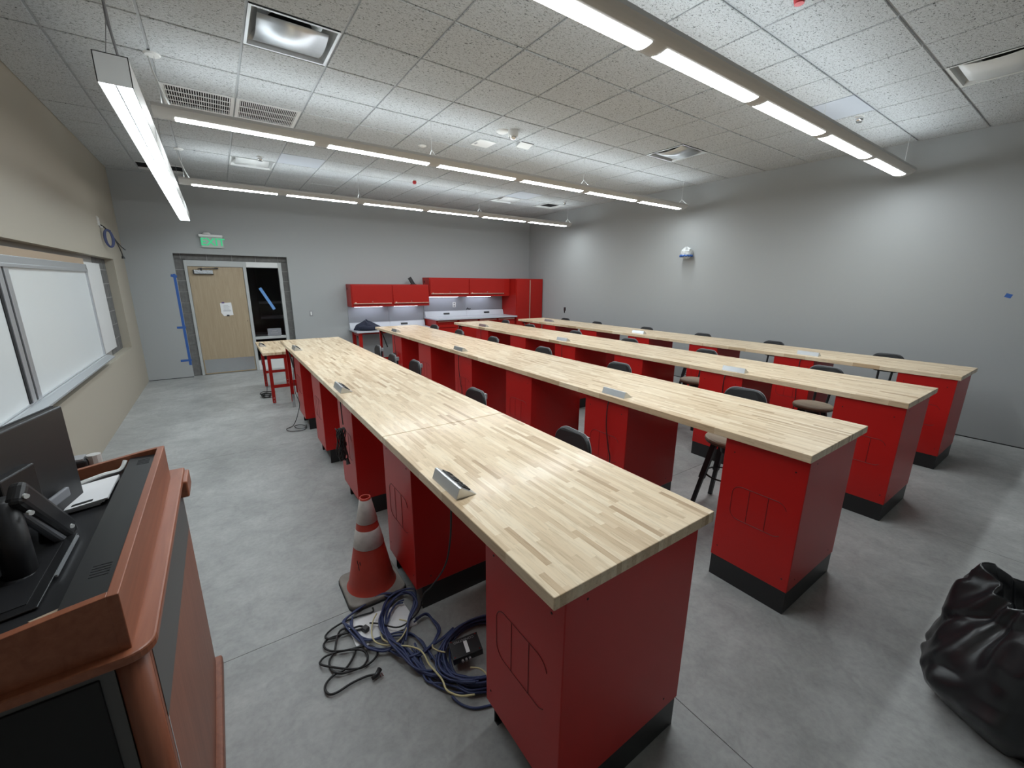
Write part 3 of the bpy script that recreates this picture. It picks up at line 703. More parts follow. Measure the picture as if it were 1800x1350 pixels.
# ------------------------------------------------------------------ small red side table beyond the first row
t = thing('side_table', 'small red-legged work table with butcher block top near the door', 'table', (.68, 7.76, 0))
bx('tabletop', 'butcher_block', t, .428, .930, 7.055, 8.455, .760, .800, .003)
for x in (.505, .845):
    for y in (7.085, 8.33):
        zl = .14 if (x > .6 and y < 8) else .02; lg = MB().box(x-.022, x+.022, y-.004, y+.004, zl, .76).box(x-.022, x-.016, y, y+.04, zl, .76).build('leg', 'red_bright', t)
        bx('leg_foot', 'steel_brushed', lg, x-.016, x+.016, y+.004, y+.02, 0, .2)
        for zz in (zl+.03, zl+.08): MB().tube([(x, y-.006, zz), (x, y-.003, zz)], .006, 8).build('bolt', 'chrome', lg)
for y in (7.085, 8.33):
    bx('apron', 'red_bright', t, .505, .845, y, y+.006, .70, .76); bx('stretcher', 'red_bright', t, .505, .845, y, y+.02, .25, .295)
for x in (.505, .845): bx('side_rail', 'red_bright', t, x-.004, x+.004, 7.085, 8.33, .70, .76)
power_module('power_module', .445, 7.76, .80, .23, 'wedge power module on the small red side table',
    [(.46, 7.9, .76), (.452, 7.9, .62), (.45, 7.86, .52), (.47, 7.86, .42), (.48, 7.85, .2), (.47, 7.82, .06), (.44, 7.76, .02)])
t = thing('cord_coil', 'coiled black cord with white wrap on the floor under the side table', 'cable', (.46, 7.62, 0))
for k in range(5):
    MB().tube([(.46+(.075+.008*k)*math.cos(2*math.pi*q/20+k), 7.62+(.085+.006*k)*math.sin(2*math.pi*q/20+k), .008+.014*k+.006*math.sin(q)) for q in range(20)], .006, 6, True).build('cord_loop', 'cable_black', t, smooth=True)
MB().obox((.525, 7.56, .05), (.03, .05, .10), Matrix.Rotation(.35, 3, 'Y')).build('paper_wrap', 'white_plastic', t, bevel=.004)

# ================================================================== FAR WALL FURNITURE
def upper_cabinet(x0, x1, z0, z1, label, fill=0.):
    t = thing('wall_cabinet', label, 'cabinet', ((x0+x1)/2, 9.8, z0), 0, 'red wall cabinets')
    yb = YF-.002; yf = 9.60
    bx('body', 'red_bright', t, x0, x1, yf+.02, yb, z0, z1, .004)
    for k in range(2):
        xa = x0+.02+k*(x1-x0-fill)/2; xb = x0+(k+1)*(x1-x0-fill)/2-.02
        d = bx('door', 'red_bright', t, xa, xb, yf, yf+.02, z0+.05, z1-.03, .004)
        bx('pull_rail', 'handle_alu', d, xa+.02, xb-.005, yf-.014, yf, z0+.065, z0+.083, .002)
        bx('lock', 'chrome', d, (xa+xb)/2-.008, (xa+xb)/2+.008, yf-.004, yf, z0+.105, z0+.121)
        MB().lathe([(.0, 0), (.028, 0), (.022, .012), (0, .016)], (xa+.06, yf-.012, z0+.088), 12).build('badge', 'handle_alu', d)
    MB().tube([(x0-.001, yb-.1, z1-.1), (x0+.001, yb-.1, z1-.1)], .028, 12).build('cord_hole', 'black_matte', t)
    return t
upper_cabinet(2.392, 4.222, 1.285, 1.780, 'lower red wall cabinet with two flip doors left of the taller one')
upper_cabinet(4.235, 6.600, 1.487, 1.946, 'higher red wall cabinet with two flip doors beside the tall locker', .18)
def led_bar(x0, x1, z, label):
    t = thing('led_bar', label, 'light', ((x0+x1)/2, 9.72, z), 0, 'lit LED bars under the wall cabinets')
    bx('housing', 'white_metal', t, x0, x1, 9.865, 9.91, z-.010, z); bx('diffuser', 'under_led', t, x0+.005, x1-.005, 9.87, 9.905, z-.014, z-.010)
led_bar(2.50, 3.16, 1.283, 'LED bar under the left door of the lower red wall cabinet')
led_bar(3.42, 4.02, 1.283, 'LED bar under the right door of the lower red wall cabinet')
led_bar(4.32, 5.15, 1.485, 'LED bar under the left door of the higher red wall cabinet')
led_bar(5.42, 6.15, 1.485, 'LED bar under the right door of the higher red wall cabinet')
def station(x0, x1, zc, zu, label, seam, outs):
    t = thing('backsplash_panel', label, 'backsplash', ((x0+x1)/2, YF-.01, zc), 0, 'grey backsplash panels')
    bx('panel', 'backsplash', t, x0, seam-.002, YF-.014, YF-.001, zc+.13, zu); bx('panel', 'backsplash', t, seam+.002, x1, YF-.014, YF-.001, zc+.13, zu)
    for xa, xb in ((x0, seam-.002), (seam+.002, x1)):
        s = MB().prism([(YF-.10, zc+.002), (YF-.001, zc+.002), (YF-.001, zc+.135), (YF-.055, zc+.135)], 'x', xa, xb).build('power_strip', 'counter_grey', t)
        for ox in outs:
            if xa < ox < xb: MB().obox((ox, YF-.078, zc+.07), (.17, .012, .045), Matrix.Rotation(-.33, 3, 'X')).build('outlet_bank', 'black_plastic', s)
    return t
station(2.392, 4.215, .775, 1.285, 'grey backsplash with power strip above the low counter', 3.33, [3.68])
station(4.24, 6.60, .975, 1.487, 'grey backsplash with power strip above the high counter', 5.42, [4.83, 6.05])
t = thing('wall_outlet', 'white double wall outlet on the high grey backsplash', 'outlet', (5.09, YF-.016, 1.26))
pl = bx('plate', 'white_plastic', t, 5.045, 5.135, YF-.020, YF-.0145, 1.20, 1.33, .002)
for z in (1.235, 1.295): bx('socket', 'cable_grey', pl, 5.068, 5.112, YF-.022, YF-.0195, z-.018, z+.018)
t = thing('black_hook', 'small black cable clip on the high grey backsplash', 'hook', (5.52, YF-.03, 1.14)); MB().tube(spline([(5.46, YF-.02, 1.13), (5.48, YF-.03, 1.17), (5.52, YF-.03, 1.14), (5.57, YF-.025, 1.15)], 4), .010, 6).build('clip', 'black_rubber', t)
# low counter on red legs
t = thing('low_counter', 'low grey counter on red legs under the lower wall cabinet', 'counter', (3.3, 9.65, 0))
bx('countertop', 'counter_grey', t, 2.375, 4.215, 9.30, YF-.002, .742, .775, .003)
for x in (2.46, 4.13):
    for y in (9.38, 9.90): bx('leg', 'red_bright', t, x-.035, x+.035, y-.035, y+.035, 0, .742)
for x in (2.46, 4.13): bx('side_rail', 'red_bright', t, x-.02, x+.02, 9.415, 9.865, .66, .735); MB().tube([(x, 9.45, .55), (x, 9.70, .70)], .012, 6).build('brace', 'black_base', t)
bx('rear_rail', 'red_bright', t, 2.495, 4.095, 9.885, 9.915, .64, .735)
# high counter + base cabinets + tall locker
t = tag(bx('high_countertop', 'counter_grey', None, 4.235, 6.605, 9.245, YF-.002, .942, .975, .003), 'grey countertop on the red base cabinets beside the tall locker', 'countertop')
for k, (xa, xb) in enumerate(((4.255, 5.43), (5.432, 6.585))):
    t = thing('base_cabinet', 'red base cabinet under the high grey counter, %s' % ('left one' if k == 0 else 'right one beside the tall locker'), 'cabinet', ((xa+xb)/2, 9.6, 0), 0, 'red base cabinets')
    bx('body', 'red_bright', t, xa, xb, 9.33, YF-.002, .10, .941, .004); bx('plinth', 'black_base', t, xa+.02, xb-.02, 9.38, YF-.01, 0, .10)
    for q in range(2):
        a = xa+.015+q*(xb-xa)/2; b = xa+(q+1)*(xb-xa)/2-.015
        bx('door', 'red_bright', t, a, b, 9.312, 9.33, .12, .74, .003); d = bx('drawer', 'red_bright', t, a, b, 9.312, 9.33, .76, .925, .003)
        bx('pull_rail', 'handle_alu', d, a+.02, b-.02, 9.300, 9.312, .895, .912)
t = thing('tall_locker', 'tall red two-door steel locker in the far right corner', 'cabinet', (7.06, 9.65, 0))
bx('body', 'red_bright', t, 6.612, 7.530, 9.335, YF-.002, .0, 1.950, .004)
for a, b in ((6.63, 7.055), (7.087, 7.512)):
    d = bx('door', 'red_bright', t, a, b, 9.315, 9.335, .06, 1.915, .004)
bx('center_pull', 'handle_alu', t, 7.058, 7.084, 9.305, 9.335, .06, 1.915)
# jacket and black mount
t = thing('jacket', 'crumpled dark navy jacket lying on the low grey counter', 'jacket', (2.70, 9.58, .775))
m = MB(); NU, NV = 40, 14; rows = []
for j in range(NV):
    v = j/(NV-1); row = []
    for i in range(NU):
        u = 2*math.pi*i/NU; rr = 1-.92*v**1.6
        bump = 1+.22*noise.noise(Vector((math.cos(u)*2.2, math.sin(u)*2.2, v*3)))+.10*math.sin(5*u+4*v)
        sk = .10*v
        row.append((2.70+.285*rr*bump*math.cos(u)-sk*.4, 9.60+.20*rr*bump*math.sin(u)+sk*.3, .776+.205*(v**.75)*(1+.35*noise.noise(Vector((math.cos(u)*3, math.sin(u)*3, 7)))) if j else .776))
    row.append(row[0]); rows.append(row)
jk = m.grid(rows); jk.f.append(tuple(len(m.v)-1-k for k in range(1, NU+1))); jk.build('jacket_body', 'jacket', t, smooth=True, subsurf=1)
MB().tube(spline([(2.50, 9.50, .828), (2.56, 9.42, .84), (2.68, 9.38, .83), (2.80, 9.40, .828)], 5), [.05]*16, 10).build('sleeve', 'jacket', t, smooth=True)
t = thing('black_mount', 'black tilted bracket standing on the lower red wall cabinet', 'bracket', (3.9, 9.85, 1.78))
MB().obox((3.885, 9.85, 1.855), (.085, .03, .20), Matrix.Rotation(-.55, 3, 'Y')).build('plate', 'black_plastic', t, bevel=.006)
MB().obox((3.93, 9.86, 1.787), (.12, .08, .012), Matrix.Identity(3)).build('foot', 'black_plastic', t)

# ------------------------------------------------------------------ things on the far wall
t = thing('exit_sign', 'green lit EXIT sign above the birch door', 'exit sign', (.03, YF-.04, 2.43))
MB().box(-.155, .215, YF-.075, YF-.002, 2.622, 2.668).build('housing', 'white_metal', t, bevel=.008)
MB().lathe([(0, .045), (.035, .042), (.06, .02), (.066, 0)], (-.03, YF-.045, 2.666), 20).build('lamp_dome', 'white_plastic', t, smooth=True)
sc_ = [(p[0]+.04, p[1]+2.53) for p in rrect(.345, .19, .03, 5)]
MB().prism(sc_, 'y', YF-.046, YF-.038).build('acrylic_panel', 'clear_plastic', t)
text_mesh('letters', 'EXIT', .185, 'exit_green', t, face_minus_y((.05, YF-.049, 2.53)), .002, .003)
t = thing('light_switch', 'white light switch in a dark plate right of the sidelight', 'switch', (1.622, YF, 1.15))
p = bx('plate', 'cable_grey', t, 1.592, 1.652, YF-.006, YF, 1.095, 1.21, .002); bx('rocker', 'white_plastic', p, 1.608, 1.636, YF-.011, YF-.005, 1.115, 1.19, .002)
def tape(label, x0, x1, z0, z1, y, m='tape_blue', tilt=0., wall='far'):
    c = ((x0+x1)/2, y, (z0+z1)/2); o = MB().obox(c, (x1-x0, .0012, z1-z0), Matrix.Rotation(tilt, 3, 'Y')).build('tape_strip', m)
    return tag(o, label, 'tape', 'strips of blue painter tape')
tape('long vertical blue tape strip left of the door opening', -.628, -.588, .24, 1.945, YF-.002, tilt=-.004)
tape('short blue tape strip across the top end of the long strip', -.665, -.575, 1.885, 1.93, YF-.0035, tilt=.25)
tape('short horizontal blue tape strip midway down the long strip', -.71, -.575, .945, .985, YF-.0035, tilt=.0)
tape('short horizontal blue tape strip near the floor beside the door', -.745, -.575, .315, .355, YF-.0035)
tape('diagonal light blue tape strip on the dark sidelight glass', .836-.245, .836+.245, 1.445, 1.50, Y0+.047, 'tape_blue_light', tilt=1.115)
t = thing('door_notice', 'white printed notice taped to the birch door', 'paper', (.10, Y0+.017, 1.14))
MB().prism([(.012, 1.21), (.05, 1.145), (.208, 1.165), (.198, 1.41), (.012, 1.40)], 'y', Y0+.0135, Y0+.0150).build('sheet', 'paper', t)
for k in range(6): bx('print_line', 'ink', t, .055+.01*(k % 2), .17-.015*(k % 3), Y0+.0130, Y0+.0134, 1.265+k*.018, 1.269+k*.018)
bx('heavy_print_line', 'ink', t, .05, .175, Y0+.0130, Y0+.0134, 1.243, 1.253)
bx('tape_piece', 'tape_purple', t, .04, .085, Y0+.0125, Y0+.0133, 1.395, 1.42); bx('tape_piece', 'black_plastic', t, .095, .14, Y0+.0125, Y0+.0133, 1.14, 1.172)
t = thing('glass_sign', 'small grey room sign behind the sidelight glass above the rail', 'sign', (.89, Y0+.045, .70))
bx('plate', 'sign_grey', t, .766, 1.018, Y0+.038, Y0+.046, .705, .858)
bx('lettering', 'cable_grey', t, .845, .93, Y0+.0372, Y0+.038, .795, .815); bx('lettering', 'cable_grey', t, .82, .955, Y0+.0372, Y0+.038, .752, .772)

# ------------------------------------------------------------------ left wall: whiteboards in the niche
t = thing('sliding_whiteboard', 'long sliding whiteboard in aluminium frame set in the tan wall niche', 'whiteboard', (-1.3, 4.3, .86))
WB0, WB1, WZ0, WZ1 = 1.3, 7.32, .865, 2.018
bx('backer', 'white_metal', t, XL-ND+.001, XL-.068, WB0, WB1, WZ0, WZ1)
bx('top_rail', 'alu_frame', t, XL-.068, XL-.022, WB0, WB1, 1.955, WZ1, .003); bx('top_track', 'alu_frame', t, XL-.075, XL-.014, WB0, WB1, 1.93, 1.957, .002)
bx('bottom_rail', 'alu_frame', t, XL-.068, XL-.022, WB0, WB1, WZ0, .905, .003)
bx('side_stile', 'alu_frame', t, XL-.068, XL-.022, WB1-.035, WB1, WZ0, WZ1, .003)
bx('panel', 'whiteboard', t, XL-.052, XL-.040, 4.80, 7.285, .905, 1.93)
bx('panel', 'whiteboard', t, XL-.052, XL-.040, 2.25, 4.66, .905, 1.93)
for y0, y1 in ((4.79, 4.875), (4.665, 4.745)): bx('panel_stile', 'alu_frame', t, XL-.045, XL-.026, y0, y1, .905, 1.93, .002)
for y0, y1 in ((4.748, 4.787), (4.628, 4.662)): bx('stile_shadow_gap', 'black_matte', t, XL-.045, XL-.034, y0, y1, .905, 1.93)
MB().prism([(XL-.02, .90), (XL-.02, .872), (XL+.045, .858), (XL+.062, .862), (XL+.062, .878), (XL+.05, .876), (XL-.0, .90)], 'y', WB0, WB1-.02).build('marker_tray', 'alu_frame', t, bevel=.001)
o = tag(bx('header_board', 'tan_wood', None, XL-.088, XL-.036, WB0, WB1-.02, 2.0195, 2.085, .003), 'brown wooden header strip above the sliding whiteboard', 'trim')
o = tag(bx('tackboard_panel', 'tackboard', None, XL-ND+.002, XL-ND+.026, 7.34, 8.42, .862, 2.055, .002), 'grey-white tackboard panel at the far end of the whiteboard niche', 'tackboard')
# cable bundle and bracket on the tan wall
t = thing('hanging_network_cable', 'coil of blue network cable hanging from a bracket on the tan wall', 'cable', (XL+.05, 8.60, 2.25))
br = MB().box(XL, XL+.012, 8.40, 8.425, 2.58, 2.70).box(XL, XL+.012, 8.475, 8.50, 2.56, 2.69).box(XL, XL+.03, 8.475, 8.53, 2.555, 2.575).build('bracket', 'white_plastic', t)
MB().tube(spline([(XL+.005, 8.52, 2.60), (XL+.04, 8.53, 2.57), (XL+.07, 8.54, 2.53)], 4), .009, 7).build('cable_stub', 'cable_black', t)
for k in range(5):
    MB().tube([(XL+.072+(.026+.005*k)*math.cos(2*math.pi*q/24), 8.52+(.030+.006*k)*math.cos(2*math.pi*q/24+.4), 2.415+(.108+.004*k)*math.sin(2*math.pi*q/24)) for q in range(24)], .006, 6, True).build('cable_loop', 'cable_blue', t, smooth=True)
MB().tube([(XL+.055, 8.52, 2.535), (XL+.09, 8.56, 2.52)], .018, 8).build('cable_tie', 'cable_black', t)
MB().tube(spline([(XL+.09, 8.64, 2.48), (XL+.13, 8.66, 2.36), (XL+.155, 8.68, 2.24), (XL+.16, 8.69, 2.17)], 4), .0075, 6).build('cable_tail', 'cable_black', t)
MB().tube([(XL+.16, 8.69, 2.185), (XL+.162, 8.69, 2.145)], [.012, .022], 8).build('cable_end', 'cable_black', t)
MB().tube(spline([(XL+.09, 8.64, 2.48), (XL+.15, 8.68, 2.34), (XL+.20, 8.72, 2.27)], 4), .0065, 6).build('cable_tail', 'cable_black', t)

# ------------------------------------------------------------------ right wall
t = thing('wrapped_camera', 'plastic-wrapped wall camera with blue tape on the right wall', 'camera', (XR-.08, 4.90, 2.32))
MB().tube([(XR-.002, 4.90, 2.42), (XR-.03, 4.90, 2.42)], .075, 20).build('wall_plate', 'white_plastic', t)
m = MB(); rows = []
for j in range(13):
    v = j/12; th = math.pi*v; row = []
    for i in range(24):
        u = 2*math.pi*i/24; d = Vector((math.sin(th)*math.cos(u), math.sin(th)*math.sin(u), math.cos(th)))
        r_ = .098*(1+.18*noise.noise(d*3.1+Vector((5, 1, 2))))
        row.append((XR-.10+d.x*r_*.95, 4.90+d.y*r_*1.05, 2.425+d.z*r_*1.12))
    row.append(row[0]); rows.append(row)
m.grid(rows).build('plastic_wrap', 'wrap_clear', t, smooth=False)
MB().tube([(XR-.10+.100*math.cos(2*math.pi*k/24), 4.90+.108*math.sin(2*math.pi*k/24), 2.37+.008*math.sin(3*k)) for k in range(24)], .018, 6, True).build('tape_band', 'tape_blue', t)
o = MB().obox((XR-.001, .75, 1.75), (.0012, .055, .045), Matrix.Rotation(.3, 3, 'X')).build('tape_strip', 'tape_blue'); tag(o, 'small blue tape patch on the right wall near the picture edge', 'tape', 'strips of blue painter tape')
t = thing('wall_key_switch', 'small black socket on the right wall near the tall locker', 'socket', (XR-.005, 8.39, 1.12))
bx('plate', 'black_plastic', t, XR-.012, XR, 8.355, 8.425, 1.13, 1.22, .004); bx('tail', 'black_plastic', t, XR-.012, XR, 8.38, 8.41, 1.075, 1.13, .003)

# ================================================================== FOREGROUND
# traffic cone
cx, cy = .560, 2.310
t = thing('traffic_cone', 'worn orange traffic cone with two white bands by the first bench row', 'traffic cone', (cx, cy, 0))
RB, RT_, H0, H1 = .138, .030, .035, .612
rad = lambda z: RB+(RT_-RB)*(z-H0)/(H1-H0)
bs = MB().prism([(cx+p[0], cy+p[1]) for p in rrect(.335, .335, .05, 4)], 'z', .006, .034).build('base', 'cone_base', t, bevel=.008)
MB().prism([(cx+p[0], cy+p[1]) for p in rrect(.342, .342, .05, 4)], 'z', 0, .014).build('rubber_edge', 'cone_black', bs)
c = MB().lathe([(RB+.012, .030), (RB, .042)]+[(rad(z), z) for z in (.08, .15, .25, .35, .45, .55, .60)]+[(RT_+.002, H1), (RT_-.004, H1+.001), (RT_-.006, H1-.004), (rad(.45)-.006, .45)], (cx, cy, 0), 40).build('cone_body', 'cone_orange', t, smooth=True)
for za, zb in ((.305, .418), (.458, .600)):
    MB().lathe([(rad(za)+.0005, za), (rad(za)+.0022, za+.002), (rad(zb)+.0022, zb-.002), (rad(zb)+.0005, zb)], (cx, cy, 0), 40).build('white_band', 'cone_white', c, smooth=True)
MB().lathe([(RT_-.0055, H1-.001), (RT_+.010, .48)], (cx, cy, 0), 30).build('inner_wall', 'cone_inside', c, smooth=True)
for k, (a, z) in enumerate(((-150, .245), (-145, .228), (-139, .24), (-143, .21))):
    aa = math.radians(a); r_ = rad(z)+.0012; MB().tube([(cx+r_*math.cos(aa), cy+r_*math.sin(aa), z), (cx+rad(z-.02)*math.cos(aa+.05), cy+rad(z-.02)*math.sin(aa+.05), z-.02)], .0022, 5).build('scribble', 'cone_black', c)

# white plate under the cable pile
o = MB().prism([(.350, 2.098), (.356, 1.902), (.676, 1.862), (.668, 2.050)], 'z', .0005, .006).build('white_plate', 'plate_white'); tag(o, 'white metal cover plate lying under the tangled cables', 'plate')
CABLES = {
'power_cord_a': ('cable_black', 0.0052, [(0.501, 2.103, 0.02), (0.493, 2.081, 0.012), (0.421, 2.088, 0.016), (0.339, 2.088, 0.02), (0.272, 2.081, 0.012), (0.236, 2.048, 0.016), (0.246, 2.016, 0.02), (0.286, 2.011, 0.012), (0.34, 2.017, 0.016), (0.4, 2.011, 0.02), (0.429, 1.988, 0.012)]),
'power_cord_b': ('cable_black', 0.0052, [(0.429, 1.988, 0.012), (0.32, 2.005, 0.02), (0.248, 2.027, 0.01), (0.216, 1.991, 0.016), (0.235, 1.946, 0.012), (0.294, 1.897, 0.02), (0.365, 1.884, 0.01), (0.41, 1.859, 0.016), (0.437, 1.808, 0.012), (0.407, 1.761, 0.02), (0.355, 1.756, 0.01), (0.303, 1.769, 0.016), (0.238, 1.828, 0.012), (0.186, 1.872, 0.02), (0.184, 1.907, 0.01), (0.218, 1.918, 0.016), (0.295, 1.905, 0.012), (0.366, 1.853, 0.02), (0.387, 1.809, 0.01), (0.357, 1.76, 0.016), (0.309, 1.763, 0.012), (0.246, 1.776, 0.02), (0.219, 1.832, 0.01), (0.222, 1.88, 0.016), (0.256, 1.931, 0.012), (0.281, 1.993, 0.02), (0.307, 2.046, 0.01), (0.332, 2.042, 0.016), (0.34, 2.021, 0.012)]),
'power_cord_c': ('cable_black', 0.0055, [(0.345, 1.871, 0.012), (0.308, 1.82, 0.012), (0.269, 1.791, 0.012), (0.222, 1.79, 0.012), (0.183, 1.765, 0.012), (0.173, 1.732, 0.012), (0.185, 1.7, 0.012), (0.219, 1.691, 0.012), (0.285, 1.7, 0.012), (0.354, 1.695, 0.012), (0.393, 1.677, 0.012)]),
'blue_a': ('cable_blue', 0.0055, [(0.556, 1.767, 0.02), (0.599, 1.83, 0.035), (0.645, 1.884, 0.05), (0.704, 1.942, 0.06), (0.726, 2.023, 0.06), (0.704, 2.076, 0.05), (0.649, 2.126, 0.03), (0.592, 2.112, 0.02), (0.532, 2.016, 0.035), (0.501, 1.946, 0.05), (0.483, 1.858, 0.06), (0.495, 1.774, 0.06), (0.529, 1.69, 0.05), (0.555, 1.592, 0.03), (0.613, 1.526, 0.02), (0.652, 1.467, 0.035), (0.696, 1.381, 0.05), (0.76, 1.336, 0.06)]),
'blue_b': ('cable_blue', 0.0055, [(0.61, 2.119, 0.03), (0.551, 2.172, 0.02), (0.448, 2.154, 0.015), (0.367, 2.111, 0.02), (0.338, 2.062, 0.03), (0.35, 1.985, 0.03), (0.375, 1.916, 0.02), (0.407, 1.85, 0.015), (0.474, 1.786, 0.02), (0.514, 1.772, 0.03), (0.568, 1.798, 0.03), (0.608, 1.842, 0.02), (0.661, 1.918, 0.015), (0.72, 2.001, 0.02), (0.717, 2.071, 0.03), (0.661, 2.101, 0.03), (0.594, 2.071, 0.02), (0.544, 1.998, 0.015), (0.518, 1.904, 0.02), (0.514, 1.797, 0.03), (0.542, 1.716, 0.03), (0.576, 1.612, 0.02), (0.619, 1.511, 0.015), (0.677, 1.43, 0.02), (0.765, 1.385, 0.03)]),
'blue_c': ('cable_blue', 0.005, [(0.376, 2.094, 0.012), (0.363, 2.023, 0.02), (0.385, 1.957, 0.012), (0.427, 1.887, 0.02), (0.5, 1.866, 0.012), (0.557, 1.831, 0.02), (0.615, 1.801, 0.012), (0.644, 1.732, 0.02), (0.648, 1.677, 0.012), (0.642, 1.6, 0.02)]),
'blue_d': ('cable_blue', 0.005, [(0.655, 2.031, 0.03), (0.622, 2.052, 0.02), (0.579, 2.012, 0.026), (0.545, 1.956, 0.03), (0.52, 1.923, 0.02), (0.507, 1.857, 0.026), (0.517, 1.782, 0.03), (0.56, 1.716, 0.02), (0.601, 1.651, 0.026), (0.666, 1.662, 0.03), (0.74, 1.68, 0.02), (0.812, 1.696, 0.026)]),
'blue_e': ('cable_blue', 0.0055, [(0.656, 1.86, 0.03), (0.729, 1.887, 0.02), (0.75, 1.808, 0.03), (0.757, 1.747, 0.02), (0.707, 1.686, 0.03), (0.651, 1.657, 0.02), (0.594, 1.647, 0.03), (0.558, 1.678, 0.02), (0.522, 1.707, 0.03), (0.476, 1.777, 0.02)]),
'blue_f': ('cable_blue', 0.0055, [(0.557, 1.677, 0.012), (0.553, 1.605, 0.02), (0.573, 1.56, 0.012), (0.62, 1.515, 0.02), (0.682, 1.486, 0.012), (0.706, 1.438, 0.02), (0.744, 1.387, 0.012), (0.778, 1.333, 0.02), (0.812, 1.322, 0.012)]),
'blue_g': ('cable_blue', 0.0055, [(0.588, 1.735, 0.014), (0.596, 1.653, 0.014), (0.594, 1.554, 0.014), (0.595, 1.487, 0.014), (0.621, 1.433, 0.014), (0.661, 1.383, 0.014), (0.713, 1.347, 0.014), (0.763, 1.336, 0.014), (0.8, 1.302, 0.014)]),
'blue_h': ('cable_blue', 0.0055, [(0.646, 1.644, 0.03), (0.652, 1.557, 0.03), (0.673, 1.468, 0.03), (0.696, 1.374, 0.03), (0.724, 1.337, 0.03), (0.801, 1.303, 0.03)]),
'blue_i': ('cable_blue', 0.0055, [(0.66, 1.591, 0.04), (0.675, 1.529, 0.04), (0.683, 1.455, 0.04), (0.714, 1.392, 0.04), (0.756, 1.337, 0.04), (0.808, 1.315, 0.04)]),
'blue_j': ('cable_blue', 0.0055, [(0.644, 1.379, 0.008), (0.654, 1.338, 0.008), (0.678, 1.297, 0.008), (0.714, 1.266, 0.008), (0.778, 1.241, 0.008)]),
'yellow_a': ('cable_yellow', 0.0038, [(0.5, 2.018, 0.045), (0.47, 1.981, 0.045), (0.444, 1.923, 0.045), (0.433, 1.872, 0.045), (0.438, 1.831, 0.045), (0.462, 1.796, 0.045), (0.497, 1.772, 0.045), (0.544, 1.777, 0.045), (0.596, 1.82, 0.045), (0.622, 1.863, 0.045), (0.59, 1.906, 0.045)]),
'yellow_b': ('cable_yellow', 0.0042, [(0.478, 1.874, 0.05), (0.473, 1.829, 0.048), (0.496, 1.779, 0.05), (0.523, 1.745, 0.048), (0.57, 1.704, 0.05), (0.605, 1.658, 0.048), (0.612, 1.61, 0.05), (0.611, 1.557, 0.048), (0.621, 1.493, 0.05), (0.628, 1.444, 0.048), (0.622, 1.394, 0.05), (0.636, 1.362, 0.048), (0.664, 1.326, 0.05), (0.718, 1.299, 0.048)]),
'yellow_c': ('cable_yellow', 0.0036, [(0.7, 1.562, 0.06), (0.676, 1.589, 0.06), (0.661, 1.621, 0.06), (0.666, 1.639, 0.06)]),
'yellow_d': ('cable_yellow', 0.0036, [(0.768, 1.431, 0.045), (0.797, 1.408, 0.045), (0.811, 1.382, 0.045), (0.814, 1.352, 0.045), (0.805, 1.33, 0.045)]),
}
pc = thing('extension_cord', 'black power cord looped on the floor with its plug near the cone', 'cable', (.35, 1.85, 0))
bc = thing('network_cable_pile', 'tangled blue network cables spread over the white plate', 'cable', (.55, 1.8, 0))
yc_ = thing('patch_cable', 'thin yellow patch cable woven through the blue cables', 'cable', (.6, 1.7, 0))
for nm, (mm, rr, pts) in CABLES.items():
    par = pc if nm.startswith('power') else (bc if nm.startswith('blue') else yc_)
    MB().tube(spline(pts, 6), rr, 7).build('cord_run' if par is pc else 'cable_strand', mm, par, smooth=True)
for nm in ('blue_a', 'blue_b', 'blue_c', 'blue_d', 'blue_e', 'blue_g', 'blue_a', 'blue_b', 'blue_f'):
    mm, rr, pts = CABLES[nm]; ph = random.random()*6; a_ = random.uniform(.010, .022)
    MB().tube(spline([(p[0]+a_*math.sin(1.3*q+ph), p[1]+a_*math.cos(1.1*q+ph), p[2]+.006+.006*math.sin(q+ph)) for q, p in enumerate(pts)], 6), rr, 7).build('cable_strand', mm, bc, smooth=True)
MB().tube([(.367, 1.664, .016), (.392, 1.672, .018), (.412, 1.690, .020)], [.008, .011, .013], 8).build('plug', 'black_plastic', pc, smooth=True)
for dx_ in (0, .010): MB().tube([(.404+dx_, 1.672, .014), (.407+dx_, 1.650, .012)], .0022, 5).build('plug_pin', 'chrome', pc)
MB().obox((.425, 1.975, .02), (.03, .035, .02), Matrix.Rotation(.4, 3, 'Z')).build('connector', 'black_plastic', pc, bevel=.004)
MB().obox((.40, 1.862, .014), (.026, .014, .012), Matrix.Rotation(.8, 3, 'Z')).build('connector', 'white_plastic', bc, bevel=.002)
coil = thing('network_cable_coil', 'coil of blue network cable in the gap beside the nearest red cabinet', 'cable', (.88, 1.50, 0))
for k in range(11):
    a_, b_ = .185+.022*random.random()+.004*k, .165+.03*random.random(); ph = random.random()*6
    MB().tube(spline([(.885+.012*math.sin(k*2.1)+a_*math.cos(2*math.pi*q/18)*(1+.05*math.sin(2*math.pi*q/9+ph)), 1.50+.012*math.cos(k*1.7)+b_*math.sin(2*math.pi*q/18), .008+.0048*k+.004*math.sin(q*1.3+ph)) for q in range(18)], 3, True), .0055, 7, True).build('cable_loop', 'cable_blue', coil, smooth=True)


